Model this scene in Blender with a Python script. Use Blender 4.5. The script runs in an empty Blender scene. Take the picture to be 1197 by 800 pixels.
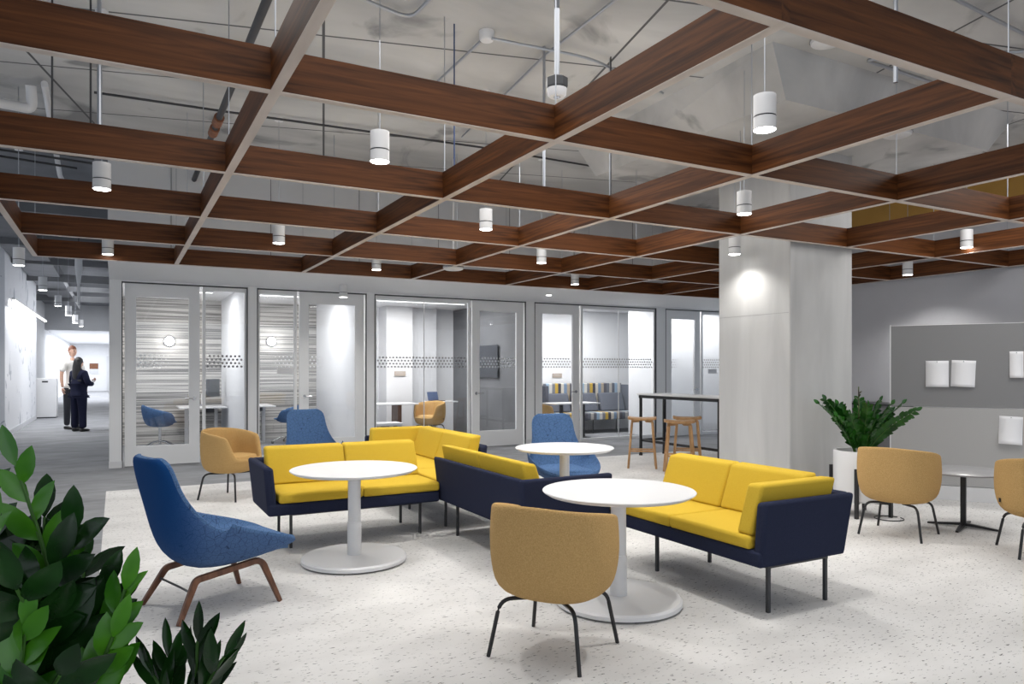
import bpy, bmesh, math, random
from mathutils import Vector, Matrix, noise
R_ = math.radians
rnd = random.Random(7)
SC = bpy.context.scene
COL = SC.collection

# ------------------------------------------------------------------ camera, world, exposure
TH = .4971
cam = bpy.data.objects.new('camera', bpy.data.cameras.new('camera')); COL.objects.link(cam)
cam.location = (0, 0, 1.45); cam.rotation_euler = (R_(90), 0, -TH)
cam.data.sensor_width = 36; cam.data.lens = 852.8/1197*36; cam.data.shift_y = 31.6/1197
cam.data.clip_end = 200; cam.data.clip_start = .05
SC.camera = cam
SC.view_settings.view_transform = 'Standard'; SC.view_settings.look = 'None'
SC.view_settings.gamma = 1; SC.view_settings.exposure = 0.3
SC.view_settings.use_curve_mapping = False
w = bpy.data.worlds.new('room_daylight'); SC.world = w; w.use_nodes = True
w.node_tree.nodes['Background'].inputs[0].default_value = (.83, .90, 1, 1)
w.node_tree.nodes['Background'].inputs[1].default_value = .5

def light(kind, name, loc, power, color=(1, 1, 1), rot=(0, 0, 0), **k):
    d = bpy.data.lights.new(name, kind); d.energy = power; d.color = color
    for a, b in k.items(): setattr(d, a, b)
    o = bpy.data.objects.new(name, d); COL.objects.link(o); o.location = loc; o.rotation_euler = rot
    return o
# added unseen fill lights: behind the camera, above the lattice, and aimed at the slab
light('AREA', 'window_daylight', (2.0, -4.5, 2.2), 50, (.9, .95, 1), (R_(90), 0, R_(-15)), shape='RECTANGLE', size=9, size_y=3.2)  # added fill panel behind the camera, no window modelled there
light('AREA', 'bay_downlight', (3.6, 6.2, 3.6), 60, (1, .985, .96), shape='RECTANGLE', size=3, size_y=3)  # unseen overhead panel added for general brightness
light('AREA', 'bay_downlight', (1.6, 3.2, 3.6), 40, (1, .985, .96), shape='RECTANGLE', size=3, size_y=3)
light('AREA', 'ceiling_uplight', (2.4, 4.6, 2.98), 30, (1, .99, .97), (R_(180), 0, 0), shape='RECTANGLE', size=5, size_y=8)  # invisible upward panel added to brighten the concrete slab
light('AREA', 'ceiling_uplight', (8.7, 4.2, 2.98), 6, (1, .99, .97), (R_(180), 0, 0), shape='RECTANGLE', size=2, size_y=6)
light('AREA', 'bay_downlight', (7.4, 3.0, 3.6), 60, (1, .985, .96), shape='RECTANGLE', size=2, size_y=3)  # another added overhead panel, lifts the right side

# ------------------------------------------------------------------ materials
def mat(name, col, rough=.6, metal=0, emit=None, es=1, spec=None):
    m = bpy.data.materials.new(name); m.use_nodes = True
    b = m.node_tree.nodes['Principled BSDF']
    b.inputs['Base Color'].default_value = (*col, 1); b.inputs['Roughness'].default_value = rough
    b.inputs['Metallic'].default_value = metal
    if spec is not None: b.inputs['Specular IOR Level'].default_value = spec
    if emit: b.inputs['Emission Color'].default_value = (*emit, 1); b.inputs['Emission Strength'].default_value = es
    return m
def noisy(name, c1, c2, scale=(5, 5, 5), rough=.7, detail=6, lo=.35, hi=.65, bump=0, metal=0, spec=None, dist=0, nscale=1.0):
    m = mat(name, c1, rough, metal, spec=spec); nt = m.node_tree; N = nt.nodes; L = nt.links
    b = N['Principled BSDF']; tc = N.new('ShaderNodeTexCoord'); mp = N.new('ShaderNodeMapping')
    mp.inputs['Scale'].default_value = scale; L.new(tc.outputs['Object'], mp.inputs[0])
    no = N.new('ShaderNodeTexNoise'); no.inputs['Scale'].default_value = nscale; no.inputs['Detail'].default_value = detail
    no.inputs['Distortion'].default_value = dist
    L.new(mp.outputs[0], no.inputs['Vector'])
    cr = N.new('ShaderNodeValToRGB'); cr.color_ramp.elements[0].position = lo; cr.color_ramp.elements[1].position = hi
    cr.color_ramp.elements[0].color = (*c1, 1); cr.color_ramp.elements[1].color = (*c2, 1)
    L.new(no.outputs['Fac'], cr.inputs[0]); L.new(cr.outputs[0], b.inputs['Base Color'])
    if bump:
        bp = N.new('ShaderNodeBump'); bp.inputs['Strength'].default_value = bump; bp.inputs['Distance'].default_value = .01
        L.new(no.outputs['Fac'], bp.inputs['Height']); L.new(bp.outputs[0], b.inputs['Normal'])
    return m
def fabric(name, c1, c2, scale=260, bump=.25, vein=None):
    m = noisy(name, c1, c2, (scale,)*3, .92, 2, .3, .7, bump, spec=.15)
    if vein:
        nt = m.node_tree; N = nt.nodes; L = nt.links; b = N['Principled BSDF']
        src = b.inputs['Base Color'].links[0].from_socket
        tc = N.new('ShaderNodeTexCoord'); v = N.new('ShaderNodeTexVoronoi'); v.feature = 'DISTANCE_TO_EDGE'; v.inputs['Scale'].default_value = vein[0]
        L.new(tc.outputs['Object'], v.inputs['Vector'])
        r = N.new('ShaderNodeMapRange'); r.inputs['From Min'].default_value = vein[2]; r.inputs['From Max'].default_value = vein[3]
        L.new(v.outputs['Distance'], r.inputs[0])
        mx = N.new('ShaderNodeMix'); mx.data_type = 'RGBA'; mx.inputs[6].default_value = (*vein[1], 1)
        L.new(r.outputs[0], mx.inputs[0]); L.new(src, mx.inputs[7]); L.new(mx.outputs[2], b.inputs['Base Color'])
    return m
M = {}
M['wood'] = noisy('walnut_beam', (.034, .0110, .0035), (.155, .052, .014), (1.2, 14, 26), .5, 8, .3, .72, .05, dist=1.2, spec=.22)
M['wood_edge'] = noisy('walnut_edge', (.52, .45, .40), (.62, .55, .50), (2, 8, 8), .5, 4)  # pale tone paints floor bounce and grazing sheen onto the beam undersides
M['walnut'] = noisy('walnut_leg', (.10, .038, .018), (.19, .08, .04), (30, 30, 6), .45, 6)
M['oak'] = noisy('oak_stool', (.36, .19, .075), (.50, .29, .13), (22, 22, 4), .5, 5)
M['white'] = mat('white_laminate', (.72, .72, .73), .35)
M['white_metal'] = mat('white_powder_coat', (.72, .72, .73), .4)
M['wallw'] = noisy('white_paint', (.74, .75, .77), (.77, .78, .80), (2, 2, 2), .75)
M['wallg'] = noisy('grey_paint', (.60, .61, .63), (.63, .64, .66), (1.5, 1.5, 1.5), .7)
M['wallr'] = noisy('cool_grey_paint', (.47, .475, .51), (.50, .505, .54), (1.5, 1.5, 1.5), .7)
M['framew'] = mat('frame_paint', (.82, .825, .83), .45)
M['ochre'] = noisy('ochre_paint', (.40, .22, .045), (.44, .25, .055), (3, 3, 3), .7)
M['soffit'] = mat('soffit_paint', (.74, .745, .755), .7)
M['dark'] = noisy('dark_grey_paint', (.13, .135, .145), (.16, .165, .175), (2, 2, 2), .6)
M['darkceil'] = noisy('dark_deck', (.16, .165, .18), (.20, .205, .22), (2, 2, 2), .8)
M['black'] = mat('black_steel', (.012, .012, .014), .38)
M['charcoal'] = mat('charcoal_steel', (.035, .037, .042), .4)
M['chrome'] = mat('brushed_steel', (.55, .56, .58), .25, 1)
M['conduit'] = mat('galvanised_conduit', (.42, .44, .48), .35, .85)
M['rust'] = noisy('rusty_coupling', (.16, .06, .03), (.24, .10, .05), (20, 20, 20), .7)
M['blackpipe'] = mat('black_pipe', (.05, .05, .055), .5, .3)
M['bluecord'] = mat('blue_cord', (.03, .06, .16), .6)
M['yellow'] = fabric('yellow_wool', (.57, .38, .03), (.67, .46, .055), 320)
M['navy'] = fabric('navy_wool', (.016, .020, .045), (.026, .032, .064), 320)
M['mustard'] = fabric('mustard_boucle', (.45, .28, .105), (.58, .375, .16), 170, .5)
M['blue'] = fabric('blue_wool', (.06, .125, .26), (.10, .185, .35), 240, vein=(26, (.025, .045, .10), .0, .035))
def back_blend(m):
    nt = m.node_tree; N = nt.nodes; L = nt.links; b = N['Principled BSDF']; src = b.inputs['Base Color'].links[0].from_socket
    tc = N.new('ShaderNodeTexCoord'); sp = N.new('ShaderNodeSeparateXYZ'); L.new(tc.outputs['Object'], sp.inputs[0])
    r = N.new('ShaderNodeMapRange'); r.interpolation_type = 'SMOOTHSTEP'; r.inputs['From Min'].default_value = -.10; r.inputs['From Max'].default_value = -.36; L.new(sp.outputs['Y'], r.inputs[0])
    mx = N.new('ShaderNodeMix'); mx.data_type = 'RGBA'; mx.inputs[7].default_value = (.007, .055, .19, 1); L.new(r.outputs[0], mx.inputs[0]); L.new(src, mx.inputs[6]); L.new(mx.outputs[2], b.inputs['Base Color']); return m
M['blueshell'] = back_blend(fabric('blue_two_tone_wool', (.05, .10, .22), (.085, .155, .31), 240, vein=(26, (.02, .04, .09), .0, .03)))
M['blueback'] = fabric('blue_felt', (.006, .045, .16), (.010, .06, .20), 300)
M['greyfab'] = fabric('slate_fabric', (.10, .11, .14), (.14, .15, .18), 200)
M['leaf'] = noisy('leaf_green', (.003, .018, .003), (.016, .075, .010), (9, 9, 9), .22, 3, .35, .7)
M['leaf_bright'] = noisy('young_leaf_green', (.03, .15, .008), (.09, .30, .015), (9, 9, 9), .25, 3, .35, .7)
M['leaf_mid'] = noisy('glossy_leaf_green', (.006, .05, .006), (.03, .15, .015), (9, 9, 9), .28, 3, .35, .7)
M['stem'] = mat('plant_stem', (.05, .14, .02), .5)
M['soil'] = noisy('potting_soil', (.03, .02, .015), (.06, .045, .03), (60, 60, 60), .9)
M['glow'] = mat('lamp_lens', (1, 1, 1), .5, emit=(1, .99, .96), es=12)
M['glow_soft'] = mat('lamp_opal', (1, 1, 1), .5, emit=(1, .98, .94), es=2.2)
M['paper'] = mat('paper', (.88, .88, .90), .8)
M['dot'] = mat('frost_dot', (.78, .80, .82), .8)
M['dotd'] = mat('grey_frost_dot', (.30, .30, .31), .8)
M['skin'] = mat('skin', (.62, .38, .28), .55)
M['shirt'] = mat('white_shirt', (.80, .78, .74), .9)
M['trouser'] = mat('dark_trousers', (.022, .024, .032), .9)
M['suit'] = fabric('navy_suit', (.010, .012, .030), (.016, .018, .042), 100)
M['hairb'] = mat('black_hair', (.006, .005, .006), .5)
M['hairr'] = mat('auburn_hair', (.20, .07, .035), .6)
M['shoe'] = mat('black_leather', (.01, .01, .01), .4)
M['screen'] = mat('screen', (.03, .035, .045), .2)

def glass(name, refl=.10, tint=(.97, .98, .99)):
    m = bpy.data.materials.new(name); m.use_nodes = True; nt = m.node_tree; N = nt.nodes; L = nt.links
    N.clear(); o = N.new('ShaderNodeOutputMaterial'); t = N.new('ShaderNodeBsdfTransparent'); t.inputs[0].default_value = (*tint, 1)
    g = N.new('ShaderNodeBsdfGlossy'); g.inputs['Roughness'].default_value = .02
    lw = N.new('ShaderNodeLayerWeight'); lw.inputs['Blend'].default_value = .5
    f = N.new('ShaderNodeMath'); f.operation = 'POWER'; f.inputs[1].default_value = 5; L.new(lw.outputs['Facing'], f.inputs[0])
    ma = N.new('ShaderNodeMath'); ma.operation = 'MULTIPLY_ADD'; ma.inputs[1].default_value = .9; ma.inputs[2].default_value = refl
    ma.use_clamp = True
    mx = N.new('ShaderNodeMixShader'); L.new(f.outputs[0], ma.inputs[0]); L.new(ma.outputs[0], mx.inputs[0])
    L.new(t.outputs[0], mx.inputs[1]); L.new(g.outputs[0], mx.inputs[2]); L.new(mx.outputs[0], o.inputs[0])
    return m
M['glass'] = glass('clear_glass', .045)

def concrete(name, c1, c2, seams=None, streak=(1, 1, 1), stain=None):
    m = noisy(name, c1, c2, streak, .8, 10, .3, .7, .15, dist=.6)
    nt = m.node_tree; N = nt.nodes; L = nt.links; b = N['Principled BSDF']
    src = b.inputs['Base Color'].links[0].from_socket
    tc = N.new('ShaderNodeTexCoord')
    if stain:
        n2 = N.new('ShaderNodeTexNoise'); n2.inputs['Scale'].default_value = stain[0]; n2.inputs['Detail'].default_value = 8; n2.inputs['Distortion'].default_value = 2.0
        L.new(tc.outputs['Object'], n2.inputs['Vector'])
        r = N.new('ShaderNodeMapRange'); r.inputs['From Min'].default_value = .60; r.inputs['From Max'].default_value = .68
        r.inputs['To Max'].default_value = .8
        L.new(n2.outputs['Fac'], r.inputs[0])
        mx = N.new('ShaderNodeMix'); mx.data_type = 'RGBA'; mx.inputs[7].default_value = (*stain[1], 1)
        L.new(r.outputs[0], mx.inputs[0]); L.new(src, mx.inputs[6]); src = mx.outputs[2]
    if seams:
        mp = N.new('ShaderNodeMapping'); mp.inputs['Rotation'].default_value = (0, 0, seams[4]); L.new(tc.outputs['Object'], mp.inputs[0])
        br = N.new('ShaderNodeTexBrick'); br.inputs['Scale'].default_value = 1; br.inputs['Brick Width'].default_value = seams[0]
        br.inputs['Row Height'].default_value = seams[1]; br.inputs['Mortar Size'].default_value = seams[2]; br.inputs['Mortar Smooth'].default_value = .1
        br.offset = seams[3]; L.new(mp.outputs[0], br.inputs['Vector'])
        mx = N.new('ShaderNodeMix'); mx.data_type = 'RGBA'; mx.inputs[7].default_value = (.09, .09, .095, 1)
        L.new(br.outputs['Fac'], mx.inputs[0]); L.new(src, mx.inputs[6]); src = mx.outputs[2]
    L.new(src, b.inputs['Base Color'])
    return m
M['slab'] = concrete('concrete_slab', (.36, .36, .36), (.60, .595, .585), (2.44, 1.22, .012, .0, R_(14)), (.5, 1.1, 1), (.55, (.20, .20, .205)))
M['column'] = concrete('concrete_column', (.42, .42, .42), (.56, .56, .555), None, (3.0, 3.0, .5))

def floor_mat(name, base1, base2, fleck, fs, lo, hi, band=None):
    m = noisy(name, base1, base2, (.9, 1.6, 1), .85, 9, .3, .7, 0, spec=.25, nscale=1.6)
    nt = m.node_tree; N = nt.nodes; L = nt.links; b = N['Principled BSDF']
    src = b.inputs['Base Color'].links[0].from_socket; tc = N.new('ShaderNodeTexCoord')
    mp = N.new('ShaderNodeMapping'); mp.inputs['Scale'].default_value = fs; L.new(tc.outputs['Object'], mp.inputs[0])
    n = N.new('ShaderNodeTexNoise'); n.inputs['Scale'].default_value = 1; n.inputs['Detail'].default_value = 3; n.inputs['Roughness'].default_value = .6
    L.new(mp.outputs[0], n.inputs['Vector'])
    r = N.new('ShaderNodeMapRange'); r.inputs['From Min'].default_value = lo; r.inputs['From Max'].default_value = hi; L.new(n.outputs['Fac'], r.inputs[0])
    mx = N.new('ShaderNodeMix'); mx.data_type = 'RGBA'; mx.inputs[7].default_value = (*fleck, 1)
    L.new(r.outputs[0], mx.inputs[0]); L.new(src, mx.inputs[6]); L.new(mx.outputs[2], b.inputs['Base Color'])
    return m
M['rug'] = floor_mat('pale_fleck_carpet_tile', (.58, .57, .56), (.72, .71, .70), (.12, .12, .12), (24, 70, 1), .615, .66)
M['carpet'] = floor_mat('grey_streak_carpet', (.19, .195, .205), (.29, .295, .31), (.34, .35, .37), (2.5, 22, 1), .52, .75)

def stripes_mat(name, cols, axis, scale, rough=.8):
    m = mat(name, cols[0], rough); nt = m.node_tree; N = nt.nodes; L = nt.links; b = N['Principled BSDF']
    tc = N.new('ShaderNodeTexCoord'); sp = N.new('ShaderNodeSeparateXYZ'); L.new(tc.outputs['Object'], sp.inputs[0])
    ma = N.new('ShaderNodeMath'); ma.operation = 'MULTIPLY'; ma.inputs[1].default_value = scale; L.new(sp.outputs[axis], ma.inputs[0])
    fr = N.new('ShaderNodeMath'); fr.operation = 'FRACT'; L.new(ma.outputs[0], fr.inputs[0])
    cr = N.new('ShaderNodeValToRGB'); cr.color_ramp.interpolation = 'CONSTANT'
    els = cr.color_ramp.elements
    pos = [i/len(cols) for i in range(len(cols))]
    while len(els) < len(cols): els.new(.99)
    for e, p, c in zip(els, pos, cols): e.position = p
    for e, p, c in zip(els, pos, cols): e.color = (*c, 1)
    L.new(fr.outputs[0], cr.inputs[0]); L.new(cr.outputs[0], b.inputs['Base Color'])
    return m
M['banq'] = stripes_mat('striped_upholstery', [(.13, .14, .17), (.45, .43, .40), (.10, .11, .14), (.30, .42, .55), (.62, .60, .55), (.20, .21, .24), (.55, .36, .05), (.05, .05, .07), (.60, .56, .48), (.18, .26, .38), (.40, .33, .24), (.08, .08, .10)], 'X', 1.05)
def stripe_wall():
    m = mat('linear_wallcovering', (.4, .4, .4), .7); nt = m.node_tree; N = nt.nodes; L = nt.links; b = N['Principled BSDF']
    tc = N.new('ShaderNodeTexCoord'); mp = N.new('ShaderNodeMapping'); mp.inputs['Scale'].default_value = (.45, 1, 42); L.new(tc.outputs['Object'], mp.inputs[0])
    n = N.new('ShaderNodeTexNoise'); n.inputs['Scale'].default_value = 1; n.inputs['Detail'].default_value = 4; L.new(mp.outputs[0], n.inputs['Vector'])
    cr = N.new('ShaderNodeValToRGB'); e = cr.color_ramp.elements
    e[0].position = .38; e[0].color = (.20, .195, .19, 1); e[1].position = .60; e[1].color = (.66, .64, .61, 1)
    L.new(n.outputs['Fac'], cr.inputs[0]); L.new(cr.outputs[0], b.inputs['Base Color']); return m
M['stripe'] = stripe_wall()
def art_wall():
    m = mat('sketched_wall_graphic', (.8, .81, .83), .7); nt = m.node_tree; N = nt.nodes; L = nt.links; b = N['Principled BSDF']
    tc = N.new('ShaderNodeTexCoord'); mp = N.new('ShaderNodeMapping'); mp.inputs['Scale'].default_value = (1, 1.1, .8); L.new(tc.outputs['Object'], mp.inputs[0])
    n = N.new('ShaderNodeTexNoise'); n.inputs['Scale'].default_value = 1.5; n.inputs['Detail'].default_value = 4; n.inputs['Distortion'].default_value = 1.5; L.new(mp.outputs[0], n.inputs['Vector'])
    r = N.new('ShaderNodeMapRange'); r.inputs['From Min'].default_value = .61; r.inputs['From Max'].default_value = .63; r.inputs['To Max'].default_value = .7; L.new(n.outputs['Fac'], r.inputs[0])
    mx = N.new('ShaderNodeMix'); mx.data_type = 'RGBA'; mx.inputs[6].default_value = (.80, .81, .84, 1); mx.inputs[7].default_value = (.30, .33, .38, 1)
    L.new(r.outputs[0], mx.inputs[0]); L.new(mx.outputs[2], b.inputs['Base Color']); return m
M['art'] = art_wall()
def felt():
    m = noisy('grey_pin_felt', (.235, .235, .24), (.25, .25, .255), (120, 120, 120), .9, 3)
    return m
M['felt'] = felt()
M['felt2'] = noisy('light_grey_pin_felt', (.42, .415, .41), (.44, .435, .43), (120, 120, 120), .9, 3)

# ------------------------------------------------------------------ helpers
def obj(name, bm, m, parent=None, bevel=0, seg=2, smooth=True, subs=0, loc=None, rot=None, ang=40):
    me = bpy.data.meshes.new(name)
    bmesh.ops.recalc_face_normals(bm, faces=bm.faces[:])
    bm.to_mesh(me); bm.free()
    o = bpy.data.objects.new(name, me); COL.objects.link(o)
    for mm in (m if isinstance(m, (list, tuple)) else [m]): me.materials.append(mm)
    if bevel:
        b = o.modifiers.new('bevel', 'BEVEL'); b.width = bevel; b.segments = seg; b.limit_method = 'ANGLE'; b.angle_limit = R_(30)
    if subs:
        s = o.modifiers.new('sub', 'SUBSURF'); s.levels = subs; s.render_levels = subs
    if smooth:
        for p in me.polygons: p.use_smooth = True
        try: me.set_sharp_from_angle(angle=R_(ang if not bevel else 75))
        except Exception: pass
    if parent: o.parent = parent
    if loc: o.location = loc
    if rot: o.rotation_euler = rot
    return o
def B(): return bmesh.new()
def box(bm, x0, x1, y0, y1, z0, z1):
    v = [bm.verts.new(p) for p in ((x0, y0, z0), (x1, y0, z0), (x1, y1, z0), (x0, y1, z0), (x0, y0, z1), (x1, y0, z1), (x1, y1, z1), (x0, y1, z1))]
    for f in ((0, 3, 2, 1), (4, 5, 6, 7), (0, 1, 5, 4), (1, 2, 6, 5), (2, 3, 7, 6), (3, 0, 4, 7)): bm.faces.new([v[i] for i in f])
    return bm
def hexa(bm, pts):
    v = [bm.verts.new(p) for p in pts]
    for f in ((0, 3, 2, 1), (4, 5, 6, 7), (0, 1, 5, 4), (1, 2, 6, 5), (2, 3, 7, 6), (3, 0, 4, 7)): bm.faces.new([v[i] for i in f])
    return bm
def tube(bm, pts, r, n=10, r1=None, cap=True):
    pts = [Vector(p) for p in pts]; rings = []
    N = len(pts)
    for i, p in enumerate(pts):
        t = (pts[min(i+1, N-1)]-pts[max(i-1, 0)]).normalized()
        up = Vector((0, 0, 1)) if abs(t.z) < .95 else Vector((1, 0, 0))
        a = t.cross(up).normalized(); b = t.cross(a).normalized()
        rr = r if r1 is None else r+(r1-r)*i/(N-1)
        rings.append([bm.verts.new(p+a*math.cos(2*math.pi*k/n)*rr+b*math.sin(2*math.pi*k/n)*rr) for k in range(n)])
    for i in range(N-1):
        for k in range(n): bm.faces.new((rings[i][k], rings[i][(k+1) % n], rings[i+1][(k+1) % n], rings[i+1][k]))
    if cap: bm.faces.new(rings[0]); bm.faces.new(rings[-1])
    return bm
def arc_pts(p0, p1, p2, n=5, k=.35):
    """a polyline p0-p1-p2 with the corner p1 rounded"""
    p0, p1, p2 = Vector(p0), Vector(p1), Vector(p2)
    a = p1+(p0-p1)*k if isinstance(k, float) and k < 1 else p1; b = p1+(p2-p1)*k
    da = (p0-p1); db = (p2-p1); m = min(da.length, db.length)*k
    a = p1+da.normalized()*m; b = p1+db.normalized()*m
    out = [p0]
    for i in range(n+1):
        t = i/n; out.append((1-t)**2*a+2*t*(1-t)*p1+t*t*b)
    return out+[p2]
def lathe(bm, prof, n=40, c=(0, 0)):
    rings = []
    for r, z in prof:
        if r < 1e-6: rings.append([bm.verts.new((c[0], c[1], z))])
        else: rings.append([bm.verts.new((c[0]+r*math.cos(2*math.pi*k/n), c[1]+r*math.sin(2*math.pi*k/n), z)) for k in range(n)])
    for a, b in zip(rings, rings[1:]):
        for k in range(n):
            if len(a) == 1 and len(b) == 1: continue
            if len(a) == 1: bm.faces.new((a[0], b[k], b[(k+1) % n]))
            elif len(b) == 1: bm.faces.new((a[k], b[0], a[(k+1) % n]))
            else: bm.faces.new((a[k], a[(k+1) % n], b[(k+1) % n], b[k]))
    return bm
def disc(bm, c, ax, r, n=8):
    """flat disc, ax = normal axis index"""
    v = []
    for k in range(n):
        a = 2*math.pi*(k+.5)/n; d = [math.cos(a)*r, math.sin(a)*r]
        p = list(c); j = [i for i in range(3) if i != ax]; p[j[0]] += d[0]; p[j[1]] += d[1]; v.append(bm.verts.new(p))
    bm.faces.new(v)
def tag(o, label, cat, group=None):
    o['label'] = label; o['category'] = cat
    if group: o['group'] = group
    return o
def thing(name, label, cat, loc=(0, 0, 0), rz=0, group=None):
    o = bpy.data.objects.new(name, None); COL.objects.link(o); o.location = loc; o.rotation_euler = (0, 0, rz)
    o.empty_display_size = .1
    return tag(o, label, cat, group)
def struct(name, bm, m, parent=None, **k):
    o = obj(name, bm, m, parent, smooth=k.pop('smooth', False), **k)
    if not parent: o['kind'] = 'structure'
    return o
def dup(root, loc, rz, label, group=None):
    def rec(o, par):
        c = o.copy(); COL.objects.link(c)
        if par: c.parent = par
        for ch in [x for x in KIDS(o)]: rec(ch, c)
        return c
    r = rec(root, None); r.location = loc; r.rotation_euler = (0, 0, rz); r['label'] = label
    if group: r['group'] = group
    return r
def KIDS(o): return [x for x in bpy.data.objects if x.parent == o]

# ------------------------------------------------------------------ structure: floors
ZS = 4.15        # concrete slab
struct('floor', box(B(), -4, 14, -6, 60, -.1, 0), M['carpet'])
o = struct('trim_1', box(B(), -.105, 10.0, -3.5, 9.87, 0, .004), M['rug'])          # pale carpet tile field
# slab and ceilings
struct('ceiling', box(B(), -4, 13, -1.5, 10.2, ZS, ZS+.2), M['slab'])
struct('ceiling_corridor', box(B(), -4, 0, 10.2, 36, ZS, ZS+.2), M['darkceil'])
struct('ceiling_corridor_low', box(B(), -2.7, 0, 36, 55, 3.08, 3.18), M['wallw'])
struct('wall_bulkhead_corridor', box(B(), -2.75, 0, 35.8, 36, 3.08, ZS), M['wallg'])
# soffit over the glass fronts, and the bulkhead facing the lounge
YW = 12.2
struct('ceiling_soffit', box(B(), -.09, 13, 10.06, YW, 2.76, 2.86), M['soffit'])
struct('wall_bulkhead_front', box(B(), -.09, 13, 10.04, 10.14, 2.77, ZS), M['wallg'])
b = B()
for i in range(10): box(b, .6+i*1.2, .606+i*1.2, 10.032, 10.04, 2.9, ZS)
struct('trim_2', b, M['dark'])
# right wall
XR = 10.03
struct('wall_right', box(B(), XR, XR+.15, -1.5, 10.04, 0, 3.5), M['wallr'])
struct('wall_right_upper', box(B(), XR-.02, XR+.15, -1.5, 10.04, 3.5, ZS), M['ochre'])
# left: corridor wall with wall graphic
struct('wall_left', box(B(), -2.5, -2.04, 18.4, 25.2, .12, ZS), M['art'])
struct('wall_left_return', box(B(), -3.6, -2.5, 18.3, 18.5, 0, ZS), M['wallg'])
struct('baseboard_left', box(B(), -2.5, -2.03, 18.39, 25.2, 0, .12), M['wallg'])
b = B(); box(b, -2.45, -2.05, 25.2, 25.3, 0, ZS); struct('trim_3', b, M['dark'])
struct('wall_left_far', box(B(), -2.7, -2.6, 25.3, 55, 0, ZS), M['wallw'])
struct('wall_far', box(B(), -2.7, 0, 55, 55.1, 0, 3.1), M['wallw'])
struct('wall_corridor_right', box(B(), -.09, .0, YW+.1, 55, 0, ZS), M['wallw'])

# ------------------------------------------------------------------ glass fronted wall at Y = YW
HD = 2.72   # head height
piers = [(-.09, .07), (1.83, 1.97), (3.76, 3.90), (6.89, 7.08), (10.07, 10.32), (12.6, 12.9)]
b = B()
for x0, x1 in piers: box(b, x0, x1, YW-.06, YW+.12, 0, 2.76)
for (a, c) in zip(piers, piers[1:]): box(b, a[1], c[0], YW-.06, YW+.12, HD+.02, 2.76)
struct('wall_front', b, M['framew'])
struct('wall_front_upper', box(B(), -.09, 13, YW, YW+.1, 2.8, ZS), M['wallw'])
b = B()
for x0, x1 in piers[:-1]: box(b, x0-.005, x1+.005, YW-.072, YW-.06, 0, .1)
struct('baseboard_front', b, M['white'])

def dots(x0, x1, zc, rows, y, m, parent, fade=0, sp=.062, r=.019):
    b = B()
    for j in range(rows):
        z = zc+(j-(rows-1)/2)*sp*.87; x = x0+.03+(sp/2 if j % 2 else 0); n = 0
        while x < x1-.03:
            t = (x-x0)/(x1-x0); rr = r
            if fade > 0: rr = r*max(0, 1-t*fade)
            if fade < 0: rr = r*max(0, 1-(1-t)*-fade)
            if rr > .006: disc(b, (x, y, z), 1, rr, 6)
            x += sp
    o = obj('frosted_dots', b, m, parent, smooth=False)
    return o
def leaf_door(n, x0, x1, hinge_left, dm, fade=0):
    """full height door leaf: stiles, rails, glass, lever handle"""
    s = .17; b = B(); t0, t1 = YW-.03, YW+.02
    box(b, x0+.02, x0+s, t0, t1, .012, HD); box(b, x1-s, x1-.02, t0, t1, .012, HD)
    box(b, x0+s, x1-s, t0, t1, HD-.19, HD); box(b, x0+s, x1-s, t0, t1, .012, .30)
    d = struct('door_%d' % n, b, M['framew'])
    obj('door_glass', box(B(), x0+s, x1-s, YW-.008, YW, .30, HD-.19), M['glass'], d, smooth=False)
    dots(x0+s, x1-s, 1.57, 4, YW-.012, dm, d, fade)
    b = B(); hx = x1-.10 if hinge_left else x0+.10; sg = -1 if hinge_left else 1
    tube(b, [(hx, t0, 1.0), (hx, t0-.05, 1.0)], .012)
    tube(b, arc_pts((hx, t0-.045, 1.0), (hx+sg*.01, t0-.055, 1.0), (hx+sg*.13, t0-.055, 1.0)), .010)
    lathe(b, [(0, 0), (.028, 0), (.028, .008), (0, .008)], 16)
    for v in b.verts:
        if v.co.z < .1: v.co = Vector((hx+v.co.x, t0-.002-v.co.z, 1.0+v.co.y))
    obj('door_handle', b, M['chrome'], d)
def sidelight(n, x0, x1, dm, joints=(), fade=0):
    b = B(); f = .045
    box(b, x0, x0+f, YW-.03, YW+.02, 0, HD); box(b, x1-f, x1, YW-.03, YW+.02, 0, HD)
    box(b, x0+f, x1-f, YW-.03, YW+.02, HD-.06, HD); box(b, x0+f, x1-f, YW-.03, YW+.02, 0, .06)
    wv = struct('window_%d' % n, b, M['framew'])
    obj('window_glass', box(B(), x0+f, x1-f, YW-.008, YW, .06, HD-.06), M['glass'], wv, smooth=False)
    dots(x0+f, x1-f, 1.57, 4, YW-.012, dm, wv, fade)
    for j in joints:
        obj('glass_joint', box(B(), j-.006, j+.006, YW-.012, YW+.004, .06, HD-.06), M['white'], wv, smooth=False)
leaf_door(1, .09, 1.15, True, M['dot'], 1.1); sidelight(1, 1.17, 1.83, M['dotd'])
sidelight(2, 1.97, 2.60, M['dot'], fade=-1.2); leaf_door(2, 2.62, 3.74, False, M['dot'], 2.2)
sidelight(3, 3.90, 5.73, M['dotd'], (4.83,)); leaf_door(3, 5.75, 6.87, False, M['dot'])
leaf_door(4, 7.10, 8.15, True, M['dotd']); sidelight(4, 8.17, 10.07, M['dotd'], (9.12,))
leaf_door(5, 10.34, 11.34, True, M['dotd'], 2.2); sidelight(5, 11.36, 12.6, M['dotd'])
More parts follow.
